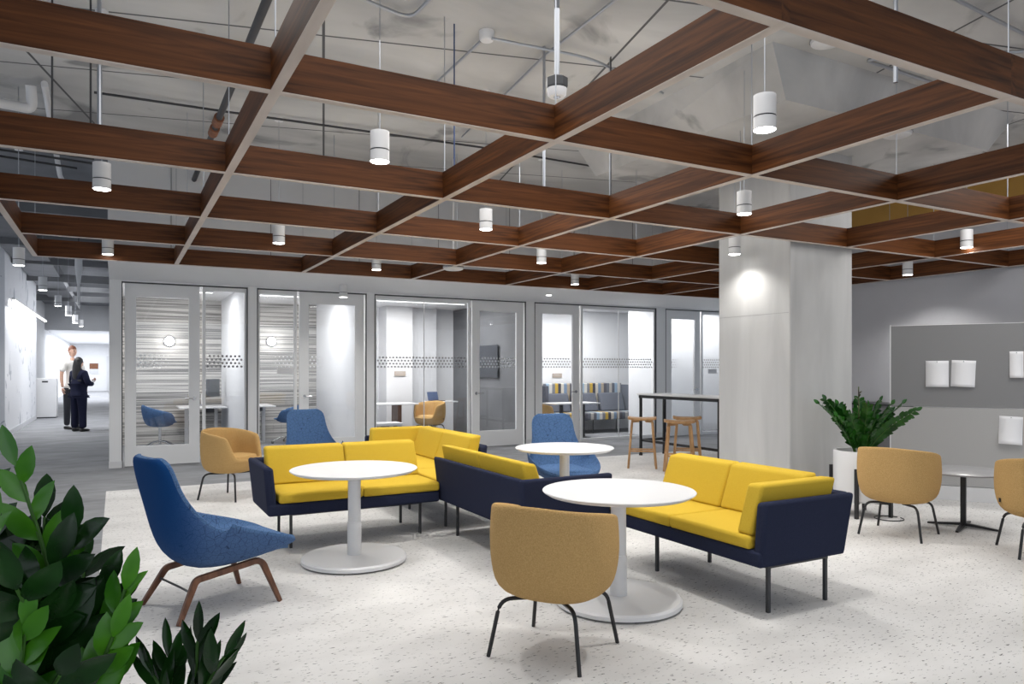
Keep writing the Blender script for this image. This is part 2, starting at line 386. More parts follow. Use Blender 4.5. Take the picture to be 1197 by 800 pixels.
# dark reveal shadow gap around each unit
b = B()
for (a, c) in zip(piers, piers[1:]):
    box(b, a[1], c[0], YW-.045, YW-.03, HD, HD+.02)
    box(b, a[1]-.001, a[1]+.014, YW-.062, YW-.03, 0, HD+.02); box(b, c[0]-.014, c[0]+.001, YW-.062, YW-.03, 0, HD+.02)
struct('trim_4', b, M['charcoal'])

# ------------------------------------------------------------------ rooms behind the glass
ZR = 2.82
struct('ceiling_rooms', box(B(), 0, 12.9, YW+.12, 16, ZR, ZR+.05), M['white'])
struct('wall_office_back', box(B(), 0, 3.8, 15.7, 15.8, 0, ZR), M['stripe'])
struct('wall_partition', box(B(), 1.86, 1.94, YW+.12, 15.7, 0, ZR), M['wallw'])
struct('wall_partition', box(B(), 3.76, 3.88, YW+.12, 15.7, 0, ZR), M['wallw'])
struct('wall_meeting_back', box(B(), 3.88, 7.1, 15.7, 15.8, 0, ZR), M['wallw'])
struct('wall_partition', box(B(), 6.95, 7.0, YW+.12, 15.7, 0, ZR), M['dark'])
struct('wall_partition', box(B(), 7.0, 7.05, YW+.12, 15.7, 0, ZR), M['wallw'])
struct('wall_lounge_back', box(B(), 7.05, 11.7, 14.4, 14.5, 0, ZR), M['wallw'])
struct('wall_partition', box(B(), 10.15, 10.25, YW+.12, 13.1, 0, ZR), M['wallw'])
struct('wall_partition', box(B(), 12.8, 12.9, YW+.12, 13.1, 0, ZR), M['wallw'])
struct('wall_partition', box(B(), 10.15, 12.9, 13.1, 13.2, 0, ZR), M['wallw'])
struct('wall_partition', box(B(), 11.6, 11.7, 13.2, 14.4, 0, ZR), M['wallw'])
struct('wall_meeting_pier', box(B(), 5.15, 5.75, 15.2, 15.7, 0, ZR), M['white'])
struct('wall_meeting_pier', box(B(), 5.75, 6.4, 15.4, 15.7, 0, ZR), M['wallg'])
for nm, x, y, sx, sy, p in (('small office', .9, 13.9, 1.2, .3, 36), ('second small office', 2.8, 13.9, 1.2, .3, 36), ('meeting room', 5.3, 13.9, 2.2, .3, 80), ('booth room', 8.9, 13.2, 2.2, .3, 66), ('closed room', 11.55, 12.55, 2.3, .2, 30)):
    t = thing('linear_ceiling_light', 'slim recessed linear light in the ceiling of the '+nm+' behind glass', 'ceiling light', (x, y, ZR))
    obj('housing', box(B(), -sx/2-.02, sx/2+.02, -.05, .05, -.02, 0), M['white'], t)
    obj('diffuser', box(B(), -sx/2, sx/2, -.035, .035, -.024, -.02), M['glow_soft'], t, smooth=False)
    light('AREA', 'room_light', (x, y, ZR-.04), p, (1, .98, .96), shape='RECTANGLE', size=sx, size_y=.6)

# ------------------------------------------------------------------ column
t = struct('trim_column', box(B(), 6.08, 7.05, 5.22, 6.23, 0, ZS), M['column'], bevel=.012)
struct('trim_6', box(B(), 6.0785, 6.1, 5.24, 6.21, 2.03, 2.036), mat('form_seam', (.34, .34, .34), .9))
# dropped slab panel around the column head
ZD, DP = 3.76, (5.05, 8.1, 4.38, 7.2)
b = B(); x0, x1, y0, y1 = DP
hexa(b, [(x0, y0, ZD), (x1, y0, ZD), (x1, y1, ZD), (x0, y1, ZD), (x0-.3, y0-.12, ZS), (x1+.3, y0-.12, ZS), (x1+.18, y1+.18, ZS), (x0-.18, y1+.18, ZS)])
struct('ceiling_drop_panel', b, concrete('concrete_panel', (.36, .36, .36), (.60, .595, .585), None, (1.2, 1.2, 1.2), (.8, (.24, .24, .245))))

# ------------------------------------------------------------------ walnut ceiling lattice
X0, Y0, SX, SY, ZB, HB, TB = -.895, 1.9407, 1.5529, 1.6088, 2.75, .20, .05
cx = [X0+i*SX for i in range(8)]; cx[0] = -.82
ry = [Y0+(j-0)*SY for j in range(0, 6)]; ry = [Y0+SY*j for j in range(-1, 6)]
ry = [Y0+SY*j for j in range(6)]
G = thing('ceiling_lattice', 'dark walnut open lattice of crossing beams hung below the concrete ceiling', 'ceiling lattice', (0, 0, ZB))
def beam(p, L, along):
    o = obj('beam', box(B(), 0, L, -TB/2, TB/2, .003, HB), M['wood'], G, smooth=False)
    o.location = (p[0], p[1], 0); o.rotation_euler = (0, 0, 0 if along == 'x' else R_(90))
    e = obj('edge_strip', box(B(), 0, L, -TB/2, TB/2, 0, .003), M['wood_edge'], o, smooth=False)  # thin added strip carrying the painted underside light
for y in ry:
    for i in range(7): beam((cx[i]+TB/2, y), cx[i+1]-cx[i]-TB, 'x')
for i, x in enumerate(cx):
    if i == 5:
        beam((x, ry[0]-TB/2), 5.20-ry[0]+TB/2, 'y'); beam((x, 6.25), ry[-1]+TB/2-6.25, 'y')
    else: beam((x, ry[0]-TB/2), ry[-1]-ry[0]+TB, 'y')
for x in cx:
    for y in ry:
        if 6 < x < 7.1 and 5.1 < y < 6.3: continue
        b = B(); tube(b, [(x, y, HB), (x, y, HB+.03), (x, y, HB+.031), (x, y, (ZD if DP[0] < x < DP[1] and DP[2] < y < DP[3] else ZS)-ZB)], .0035, 6); obj('hanger_wire', b, M['conduit'], G)

# ------------------------------------------------------------------ cylinder pendants
def pendant(loc, label, power=40, r=.062, h=.2, cat='pendant lamp', spot=True, zt=ZS, group=None):
    if zt == ZS and DP[0]-.2 < loc[0] < DP[1]+.2 and DP[2]-.2 < loc[1] < DP[3]+.2: zt = ZD
    t = thing('cylinder_pendant', label, cat, loc, 0, group)
    b = B(); lathe(b, [(r-.006, .012), (r, .004), (r, .075), (r-.003, .0755), (r-.003, .082), (r, .0825), (r, h), (.012, h+.004), (0, h+.004)], 28)
    obj('housing', b, M['white_metal'], t)
    obj('band', lathe(B(), [(r+.0006, .074), (r+.0006, .081)], 28), M['charcoal'], t)
    obj('lens', lathe(B(), [(0, .001), (r-.008, .001), (r-.006, .006), (r-.006, .014), (0, .014)], 28), M['glow'], t)
    b = B(); tube(b, [(0, 0, h), (0, 0, zt-loc[2])], .003, 6); obj('cord', b, M['conduit'], t)
    b = B(); lathe(b, [(0, zt-loc[2]), (.045, zt-loc[2]), (.045, zt-loc[2]-.03), (0, zt-loc[2]-.032)], 20); obj('canopy', b, M['white_metal'], t)
    if spot:
        l = light('SPOT', 'pendant_light', (0, 0, .0), power, (1, .97, .92), spot_size=R_(135), spot_blend=.8, shadow_soft_size=.06)
        l.parent = t
    return t
GRP = 'white cylinder pendants in the lattice'
def uv(u, v, z):
    k = (u-598.5)/852.8; d = (z-1.45)*852.8/(431.6-v)
    return ((math.sin(TH)+math.cos(TH)*k)*d, (math.cos(TH)-math.sin(TH)*k)*d, z)
PL = [((444, 190), 'white cylinder pendant above the yellow sofa, largest one left of the sensor on a rod'),
      ((119, 222), 'white cylinder pendant hanging over the left carpet edge, near the conduit bundle'),
      ((894, 153), 'white cylinder pendant highest in view, upper right in front of the concrete column'),
      ((568, 269), 'white cylinder pendant in the lattice centre, below and left of the rod sensor'),
      ((326, 285), 'white cylinder pendant in the lattice above the office door with the wall lamp'),
      ((126, 298), 'small white cylinder pendant at the lattice edge above the leftmost glass door'),
      ((870, 251), 'white cylinder pendant just before the concrete column, higher of the two there'),
      ((440, 316), 'small white cylinder pendant in the last lattice row over the meeting room window'),
      ((633, 308), 'white cylinder pendant in the rear lattice right of centre, left of the column'),
      ((672, 333), 'farthest small white cylinder pendant in the rear lattice over the booth room door'),
      ((1130, 290), 'white cylinder pendant at the right, over the two small tables by the pin board'),
      ((1061, 322), 'white cylinder pendant over the pin board top left corner')]
for (u, v), lab in PL:
    p = uv(u, v, 2.8 if u != 1061 else 2.70)
    pendant(p, lab, 120, h=.2, group=GRP)
pendant((5.85, 5.76, 2.68), 'white cylinder pendant lighting the left face of the concrete column', 45, group=GRP)
pendant((3.1, 11.2, 2.56), 'short white cylinder downlight under the soffit over the glass doors', 60, h=.19, zt=2.76)
t = thing('recessed_downlight', 'round recessed downlight in the soffit above the booth room door', 'ceiling light', (6.75, 11.07, 2.76))
obj('trim_ring', lathe(B(), [(.05, -.002), (.085, -.004), (.09, 0), (.05, 0)], 28), M['white'], t)
obj('lens', lathe(B(), [(0, -.002), (.055, -.002), (.055, 0), (0, 0)], 28), M['glow'], t)
# corridor pendants
for (x, d, z, lab) in ((22, 8.9, 2.71, 'white cylinder pendant nearest in the corridor, beside the lattice corner'),
                       (50, 11.8, 2.72, 'white cylinder pendant in the corridor, second from the lattice corner'),
                       (68, 15.0, 2.74, 'white cylinder pendant in the corridor, hanging over the white cabinet side'),
                       (80, 16.4, 2.65, 'white cylinder pendant in the corridor above the two people, the brighter left one'),
                       (88, 19.0, 2.64, 'white cylinder pendant in the corridor above the two people, the lower right one'),
                       (95, 24.0, 2.85, 'smallest and farthest white cylinder pendant in the corridor')):
    k = (x-598.5)/852.8
    pendant(((math.sin(TH)+math.cos(TH)*k)*d, (math.cos(TH)-math.sin(TH)*k)*d, z), lab, 60, h=.22, group='white cylinder pendants in the corridor')
t = thing('spot_head', 'white track spotlight head with a slim tube above the corridor', 'spotlight', (-.60, 15.4, 3.0))
b = B(); lathe(b, [(0, 0), (.028, 0), (.03, .02), (.06, .3), (.06, .52), (0, .54)], 20); obj('head', b, M['white_metal'], t)
b = B(); tube(b, [(0, 0, 0), (0, 0, -.4)], .022, 12); obj('tube', b, M['white_metal'], t)
b = B(); tube(b, [(0, 0, .5), (0, 0, 1.15)], .01, 8); obj('stem', b, M['charcoal'], t)
t = thing('linear_wall_light', 'long glowing linear light running along the top of the left wall graphic', 'wall light', (-1.95, 19, 2.95))
obj('housing', box(B(), -.03, .03, 0, 8.2, 0, .05), M['white_metal'], t)
obj('diffuser', box(B(), -.025, .025, .02, 8.18, -.01, 0), M['glow'], t, smooth=False)
light('AREA', 'wall_wash', (-1.8, 22, 2.9), 90, (.95, .97, 1), (0, R_(-25), 0), shape='RECTANGLE', size=.3, size_y=7)
light('AREA', 'corridor_light', (-1.3, 45, 3.0), 500, (.95, .97, 1), shape='RECTANGLE', size=1.6, size_y=17)
light('AREA', 'corridor_light', (-1.1, 29, 4.05), 120, (.95, .97, 1), shape='RECTANGLE', size=1.6, size_y=11)

# ------------------------------------------------------------------ sofas
def sofa(name, label, cat, loc, rz, L, D=.78, arms='L', back=None, ncush=2, armcush=False, legs=None, nseat=2, backx=None, group=None):
    """x along the sofa, y 0 front .. D back; back = (x0, x1) extent of the back"""
    t = thing(name, label, cat, loc, rz, group)
    back = back or (0, L); bx0, bx1 = back
    obj('base', box(B(), 0, L, .02, D-.02, .29, .385), M['navy'], t, bevel=.018)
    # back panel, leaning outward
    b = B(); hexa(b, [(bx0, D-.10, .30), (bx1, D-.10, .30), (bx1, D-.02, .29), (bx0, D-.02, .29), (bx0-.0, D-.06, .66), (bx1, D-.06, .66), (bx1, D+.03, .68), (bx0, D+.03, .68)])
    obj('back_panel', b, M['navy'], t, bevel=.025, seg=3)
    def arm(x, s):
        b = B(); x0, x1 = (x, x+s*.075); o = -s*.035
        ps = [(x0, .03, .29), (x1, .03, .30), (x1, D, .30), (x0, D-.02, .29), (x0+o, .025, .68), (x1+o, .025, .67), (x1+o, D+.02, .67), (x0+o, D+.03, .68)]
        hexa(b, ps); obj('arm_panel', b, M['navy'], t, bevel=.025, seg=3)
    if 'L' in arms: arm(0, 1)
    if 'R' in arms: arm(L, -1)
    sx0 = .08 if 'L' in arms else .0; sx1 = L-.08 if 'R' in arms else L
    for i in range(nseat):
        a = sx0+(sx1-sx0)*i/nseat; c = sx0+(sx1-sx0)*(i+1)/nseat
        obj('seat_cushion', box(B(), a+.001, c-.001, .012, D-.11, .385, .465), M['yellow'], t, bevel=.022, seg=4)
    cx0 = bx0+(.08 if 'L' in arms and bx0 == 0 else 0); cx1 = bx1-(.08 if 'R' in arms and bx1 == L else 0)
    if armcush == 'L': cx0 += .10
    if armcush == 'R': cx1 -= .10
    for i in range(ncush):
        a = cx0+(cx1-cx0)*i/ncush+.002; c = cx0+(cx1-cx0)*(i+1)/ncush-.002
        b = B(); hexa(b, [(a, D-.27, .465), (c, D-.27, .465), (c, D-.11, .465), (a, D-.11, .465), (a, D-.16, .765), (c, D-.16, .765), (c, D-.045, .78), (a, D-.045, .78)])
        obj('back_cushion', b, M['yellow'], t, bevel=.022, seg=4)
    if armcush:
        s, x = (1, 0) if armcush == 'L' else (-1, L)
        b = B(); x0 = x+s*.08; x1 = x+s*.20
        hexa(b, [(x0, .03, .465), (x1, .03, .465), (x1, D-.11, .465), (x0, D-.11, .465), (x0-s*.05, .07, .77), (x1-s*.05, .07, .765), (x1-s*.05, D-.06, .765), (x0-s*.05, D-.06, .77)])
        obj('arm_cushion', b, M['yellow'], t, bevel=.022, seg=4)
    legs = legs or [.10, L-.10]
    b = B()
    for y in (.16, D-.12): box(b, legs[0]-.012, legs[-1]+.012, y-.012, y+.012, .262, .29)
    for x in legs: box(b, x-.012, x+.012, .172, D-.132, .264, .288)
    obj('frame', b, M['charcoal'], t, smooth=False)
    for x in legs:
        for y in (.16, D-.12): obj('leg', box(B(), x-.011, x+.011, y-.011, y+.011, 0, .264), M['charcoal'], t, bevel=.002)
    return t
SG = 'yellow and navy sofas of the lounge'
sofa('sofa', 'yellow two-seat sofa with navy left arm behind the left white table', 'sofa', (1.04, 5.87, .004), 0, 1.44, arms='L', legs=[.2, 1.31], group=SG)
sofa('sofa', 'yellow corner sofa farthest back, its navy outer back toward the glass doors', 'sofa', (2.50, 8.22, .004), R_(-90), 2.16, arms='L', back=(0, 1.62), armcush='L', nseat=3, legs=[.2, 1.1, 2.04], group=SG)
sofa('sofa', 'sofa seen from its navy back in the centre, yellow cushion tops just showing', 'sofa', (3.26, 4.42, .004), R_(90), 1.56, arms='L', armcush=False, legs=[.2, 1.36], group=SG)
sofa('sofa', 'yellow sofa at right with large navy end panel, before the concrete column', 'sofa', (3.24, 4.50, .004), R_(-90), 1.49, arms='R', armcush='R', legs=[.41, 1.42], group=SG)

# ------------------------------------------------------------------ round white tables
def round_table(loc, label):
    t = thing('round_table', label, 'table', loc, 0, 'round white pedestal tables')
    obj('tabletop', lathe(B(), [(0, .672), (.44, .674), (.466, .690), (.470, .696), (.466, .700), (0, .700)], 72), M['white'], t)
    obj('column', lathe(B(), [(.052, .05), (.052, .30), (.047, .303), (.047, .674)], 32), M['white_metal'], t)
    obj('base', lathe(B(), [(0, .006), (.37, .006), (.388, .014), (.388, .036), (.375, .048), (.06, .054), (0, .054)], 72), M['white_metal'], t)
    obj('glide_ring', lathe(B(), [(.30, 0), (.36, 0), (.36, .006), (.30, .006)], 48), M['black'], t)
    return t
T1 = round_table((1.575, 5.39, .004), 'round white pedestal table at left, in front of the yellow sofa')
dup(T1, (2.727, 3.647, .004), 0, 'round white pedestal table nearest the camera, beside the mustard chair')
dup(T1, (3.76, 5.88, .004), 0, 'round white pedestal table behind the navy sofa back, before the blue chair')

# ------------------------------------------------------------------ mustard tub chairs
def tub_chair(label, loc, rz, group, legm='black'):
    t = thing('tub_chair', label, 'chair', loc, rz, group)
    # local +y is forward
    NU = 48
    def shape(a):            # a = 0 at back, pi at front
        c, s = math.cos(a), math.sin(a); e = 2.5
        r = 1/((abs(s)/.315)**e+(abs(c)/.285)**e)**(1/e)
        return r
    def rim(a):
        x = abs(((a+math.pi) % (2*math.pi))-math.pi)/math.pi    # 0 back .. 1 front
        h = .775-.085*min(1, x/.66)**2
        k = max(0, min(1, (x-.66)/.10)); k = k*k*(3-2*k)
        return h*(1-k)+.455*k, k
    b = B(); rings = []
    prof_n = 0
    for i in range(NU):
        a = 2*math.pi*i/NU; r = shape(a); h, k = rim(a)
        dx, dy = math.sin(a), -math.cos(a); T = .042*(1-k)+.02*k
        P = [(.0, .285), (r*.45, .287), (r*.74, .300), (r*.92, .345), (r*.985, .41)]
        for q in (.25, .5, .75, .93): P.append((r*(1.0+.03*math.sin(math.pi*q)), .41+(h-.41)*q))
        P += [(r*1.0, h-.006), (r-T*.25, h+.004), (r-T*.6, h+.003), (r-T*.95, h-.010)]
        for q in (.75, .5, .25): P.append((r-T-.01, .43+(h-.03-.43)*q) if k < .99 else (r-T-.03, .44))
        P += [(r-T-.02, .42), (r*.5, .42)]
        rings.append([(dx*p, dy*p, z) for p, z in P])
    V = [[b.verts.new(p) for p in ring[1:]] for ring in rings]
    c0 = b.verts.new((0, 0, .285)); c1 = b.verts.new((0, 0, .42))
    for i in range(NU):
        A, C = V[i], V[(i+1) % NU]
        for j in range(len(A)-1): b.faces.new((A[j], A[j+1], C[j+1], C[j]))
        b.faces.new((c0, A[0], C[0])); b.faces.new((c1, C[-1], A[-1]))
    obj('shell', b, M['mustard'], t, subs=1, ang=180)
    b = B(); n = 40
    prof = [(0, .43), (.8, .425), (.97, .44), (1.0, .455), (.96, .475), (.8, .484), (0, .488)]
    rg = []
    for f, z in prof:
        if f == 0: rg.append([b.verts.new((0, 0, z))])
        else: rg.append([b.verts.new((math.sin(2*math.pi*q/n)*(shape(2*math.pi*q/n)-.055)*f, -math.cos(2*math.pi*q/n)*(shape(2*math.pi*q/n)-.055)*f+.012, z)) for q in range(n)])
    for A, C in zip(rg, rg[1:]):
        for q in range(n):
            if len(A) == 1: b.faces.new((A[0], C[q], C[(q+1) % n]))
            elif len(C) == 1: b.faces.new((A[q], C[0], A[(q+1) % n]))
            else: b.faces.new((A[q], A[(q+1) % n], C[(q+1) % n], C[q]))
    obj('seat_cushion', b, M['mustard'], t)
    for sx in (-1, 1):
        for sy in (-1, 1):
            b = B(); tube(b, arc_pts((sx*.05, sy*.05, .278), (sx*.205, sy*.20, .285), (sx*.25, sy*.245, .0), 6, .3), .0105, 12)
            obj('leg', b, M[legm], t)
    obj('care_tag', box(B(), -.320, -.312, -.05, -.03, .40, .43), M['black'], t, smooth=False)
    return t
def face(dx, dy): return math.atan2(-dx, dy)       # turn local +y toward (dx, dy)
C1 = tub_chair('mustard tub chair nearest the camera, seen from its rounded back', (1.985, 3.2, .004), face(.38, .24), 'mustard tub chairs')
dup(C1, (1.14, 8.72, .004), face(.75, -.75), 'mustard tub chair behind the left arm of the yellow sofa')
dup(C1, (6.02, 4.0, .004), face(.5, .15), 'mustard tub chair in front of the white planter, by the small black table')
dup(C1, (6.36, 3.02, .004), face(.45, .45), 'mustard tub chair cut by the right edge of the photo')
dup(C1, (5.75, 14.2, 0), face(-.7, -.45), 'mustard tub chair at the white table inside the meeting room')
dup(C1, (7.62, 12.85, 0), face(.9, -.1), 'mustard tub chair inside the booth room, left of its table')

# ------------------------------------------------------------------ blue lounge chairs
def lounge_chair(label, loc, rz):
    t = thing('lounge_chair', label, 'lounge chair', loc, rz, 'blue high-back lounge chairs')
    S = [  # y, z, half width, wing rise
        (.51, .375, .20, .00), (.48, .360, .29, .05), (.40, .335, .355, .11), (.26, .305, .385, .185), (.10, .280, .395, .255),
        (-.05, .275, .40, .31), (-.17, .30, .395, .32), (-.245, .37, .375, .28), (-.29, .47, .345, .215), (-.32, .58, .305, .15),
        (-.345, .69, .275, .10), (-.37, .79, .262, .075), (-.39, .89, .258, .065), (-.405, .96, .235, .055), (-.41, 1.0, .16, .035)]
    NUm = 17; front = []; backv = []
    pts = [Vector((0, s[0], s[1])) for s in S]; b = B()
    for i, s in enumerate(S):
        tt = (pts[min(i+1, len(S)-1)]-pts[max(i-1, 0)]).normalized(); nn = Vector((0, -tt.z, tt.y))   # inner normal
        if nn.y < 0 and i > 6: nn = -nn
        if i <= 6 and nn.z < 0: nn = -nn
        row = []
        for q in range(NUm):
            u = -1+2*q/(NUm-1)
            x = s[2]*math.sin(u*math.pi/2*.92)/math.sin(math.pi/2*.92)
            e = s[3]*abs(u)**2.3
            row.append((Vector((x, pts[i].y, pts[i].z))+nn*e, nn, u))
        front.append(row)
    th = .035
    FI = [[b.verts.new(p+(nn*th*(1-abs(u)**4*.4))) for p, nn, u in row] for row in front]
    FO = [[b.verts.new(p-(nn*th*(1-abs(u)**4*.4)*.6)) for p, nn, u in row] for row in front]
    n, m = len(S), NUm
    for i in range(n-1):
        for q in range(m-1):
            f = b.faces.new((FI[i][q], FI[i][q+1], FI[i+1][q+1], FI[i+1][q])); f.material_index = 0
            f = b.faces.new((FO[i][q], FO[i+1][q], FO[i+1][q+1], FO[i][q+1])); f.material_index = 1
    for i in range(n-1):
        for q in (0, m-1): b.faces.new((FI[i][q], FI[i+1][q], FO[i+1][q], FO[i][q]))
    for q in range(m-1):
        b.faces.new((FI[0][q], FO[0][q], FO[0][q+1], FI[0][q+1])); b.faces.new((FI[-1][q], FI[-1][q+1], FO[-1][q+1], FO[-1][q]))
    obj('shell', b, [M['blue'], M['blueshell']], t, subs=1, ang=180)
    b = B(); rows = []
    for (y, z, hw) in ((.455, .395, .24), (.42, .425, .30), (.28, .425, .315), (.1, .41, .315), (-.06, .41, .30), (-.13, .43, .26)):
        rows.append([(hw*.9*u, y, z+.008*(1-u*u)-.03*(abs(u) > .95)) for u in (-1, -.85, -.4, 0, .4, .85, 1)])
    T_ = [[b.verts.new(p) for p in r] for r in rows]; U_ = [[b.verts.new((p[0], p[1], p[2]-.07)) for p in r] for r in rows]
    for i in range(5):
        for q in range(6): b.faces.new((T_[i][q], T_[i][q+1], T_[i+1][q+1], T_[i+1][q])); b.faces.new((U_[i][q], U_[i+1][q], U_[i+1][q+1], U_[i][q+1]))
        for q in (0, 6): b.faces.new((T_[i][q], T_[i+1][q], U_[i+1][q], U_[i][q]))
    for q in range(6):
        for i in (0, 5): b.faces.new((T_[i][q], T_[i][q+1], U_[i][q+1], U_[i][q]))
    obj('seat_pad', b, M['blue'], t, subs=2, ang=180)
    # walnut side frames: rail and two legs each
    for sx in (-1, 1):
        fr = B(); pr = arc_pts((sx*.29, .35, 0), (sx*.225, .25, .285), (sx*.19, -.05, .25), 6, .16)[:-1]
        pr += arc_pts((sx*.19, .0, .25), (sx*.225, -.18, .235), (sx*.29, -.31, 0), 6, .16)[1:]
        pts2 = [Vector(p) for p in pr]; rings = []
        for i, p in enumerate(pts2):
            tt = (pts2[min(i+1, len(pts2)-1)]-pts2[max(i-1, 0)]).normalized(); a = Vector((1, 0, 0)); a = (a-tt*a.dot(tt)).normalized(); c = tt.cross(a)
            e = min(i, len(pts2)-1-i); hw = .013 if e == 0 else .020
            rings.append([fr.verts.new(p+a*x_*.016+c*y_*hw) for x_, y_ in ((-1, -1), (1, -1), (1, 1), (-1, 1))])
        for i in range(len(rings)-1):
            for k in range(4): fr.faces.new((rings[i][k], rings[i][(k+1) % 4], rings[i+1][(k+1) % 4], rings[i+1][k]))
        fr.faces.new(rings[0]); fr.faces.new(rings[-1])
        obj('leg_frame', fr, M['walnut'], t, bevel=.005)
    b = B(); tube(b, [(-.24, -.22, .17), (-.15, -.19, .15), (0, -.18, .145), (.15, -.19, .15), (.24, -.22, .17)], .007, 8)
    obj('cross_bar', b, M['charcoal'], t)
    return t
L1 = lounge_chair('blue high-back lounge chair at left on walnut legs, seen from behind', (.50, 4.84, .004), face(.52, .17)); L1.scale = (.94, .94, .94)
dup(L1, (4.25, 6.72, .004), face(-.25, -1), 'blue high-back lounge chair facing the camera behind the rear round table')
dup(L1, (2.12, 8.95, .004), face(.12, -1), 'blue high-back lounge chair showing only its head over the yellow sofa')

# ------------------------------------------------------------------ bar table and stools
t = thing('bar_table', 'tall black framed bar table with white top left of the concrete column', 'bar table', (7.74, 7.85, 0))
obj('tabletop', box(B(), -.06, .54, -.1, 1.93, 1.015, 1.04), M['white'], t, bevel=.003)
b = B(); box(b, -.03, .01, -.06, 1.90, .965, 1.015); box(b, .47, .51, -.06, 1.90, .965, 1.015); box(b, -.03, .51, -.06, -.02, .965, 1.015); box(b, -.03, .51, 1.86, 1.90, .965, 1.015)
obj('apron', b, M['black'], t, smooth=False)
for x in (-.01, .49):
    for y in (.06, 1.87):
        l = obj('leg', box(B(), x-.018, x+.018, y-.018, y+.018, .05, .97), M['black'], t)
        obj('foot', lathe(B(), [(0, 0), (.03, 0), (.032, .03), (.02, .05), (0, .05)], 16, (x, y)), M['black'], l)
b = B(); box(b, -.02, .01, .06, 1.87, .24, .28); box(b, -.02, .50, .05, .08, .24, .28); box(b, -.02, .50, 1.85, 1.88, .24, .28)
obj('foot_rail', b, M['black'], t, smooth=False)
def stool(label, loc, rz):
    t = thing('bar_stool', label, 'bar stool', loc, rz, 'wooden bar stools')
    b = B(); rows = []
    for k in range(2):
        pass
    nx, ny = 10, 8
    def P(i, j, zo):
        u = -1+2*i/nx; v = -1+2*j/ny
        x, y = u*.21, v*.16*(1-.12*u*u)
        return (x*(1-.06*v*v), y,   .735+.010*u*u*u*u-.006*(1-u*u)-zo)
    A = [[b.verts.new(P(i, j, 0)) for j in range(ny+1)] for i in range(nx+1)]; C = [[b.verts.new(P(i, j, .035)) for j in range(ny+1)] for i in range(nx+1)]
    for i in range(nx):
        for j in range(ny): b.faces.new((A[i][j], A[i+1][j], A[i+1][j+1], A[i][j+1])); b.faces.new((C[i][j], C[i][j+1], C[i+1][j+1], C[i+1][j]))
    for i in range(nx):
        for j in (0, ny): b.faces.new((A[i][j], A[i+1][j], C[i+1][j], C[i][j]))
    for j in range(ny):
        for i in (0, nx): b.faces.new((A[i][j], A[i][j+1], C[i][j+1], C[i][j]))
    obj('seat', b, M['oak'], t, bevel=.006)
    for sx in (-1, 1):
        for sy in (-1, 1):
            b = B(); tube(b, arc_pts((sx*.05, sy*.06, .690), (sx*.145, sy*.10, .685), (sx*.20, sy*.165, 0), 5, .3), .024, 8, .016)
            obj('leg', b, M['oak'], t)
    for sy in (-1, 1):
        obj('stretcher', box(B(), -.175, .175, sy*.138-.01, sy*.138+.01, .24, .262), M['oak'], t)
    for sx in (-1, 1):
        obj('stretcher', box(B(), sx*.172-.01, sx*.172+.01, -.14, .14, .262, .284), M['oak'], t)
    return t
S1 = stool('oak bar stool nearest the booth room window, leftmost at the bar table', (6.80, 8.52, .004), R_(-38))
dup(S1, (6.86, 7.78, .004), R_(-36), 'oak bar stool in front at the bar table, right behind the yellow sofa')
dup(S1, (7.45, 8.28, .004), R_(-40), 'oak bar stool partly hidden behind the front stool at the bar table')

# ------------------------------------------------------------------ pin board partition
P0 = Vector((7.245, 5.98, 0)); DR = Vector((.528, -.849, 0)).normalized()
def uvz(u, off=0):      # distance along board where the ray through column u meets it
    k = (u-598.5)/852.8; dx, dy = math.sin(TH)+math.cos(TH)*k, math.cos(TH)-math.sin(TH)*k
    # P0 + s DR = q (dx,dy)
    det = DR.x*(-dy)-DR.y*(-dx); s = ((-P0.x)*(-dy)-(-P0.y)*(-dx))/det
    q = (P0.x+s*DR.x)*math.sin(TH)+(P0.y+s*DR.y)*math.cos(TH)
    return s, q
P1 = Vector((8.06, 4.83, 0)); P0 = P1-DR*1.4
sL, dL = uvz(1041.5); Lb = 2.6
rzb = math.atan2(DR.y, DR.x)
base = P0+DR*sL
t = thing('pin_board', 'large grey pin board partition with papers pinned on it at the right', 'pin board', (base.x, base.y, .004), rzb)
def zat(v, d): return 1.45-(v-431.6)*d/852.8
ztop = zat(382, dL); zs = zat(475.5, dL)
obj('upper_panel', box(B(), 0, Lb, 0, .06, zs+.004, ztop), M['felt'], t, bevel=.002)
obj('lower_panel', box(B(), 0, Lb, 0, .06, .16, zs-.004), M['felt2'], t, bevel=.002)
obj('plinth', box(B(), 0, Lb, -.02, .08, 0, .155), M['white'], t, bevel=.003)
b = B(); box(b, -.012, 0, -.005, .065, .155, ztop+.012); box(b, 0, Lb, -.002, .062, ztop, ztop+.006); obj('edge_frame', b, M['white_metal'], t, smooth=False)
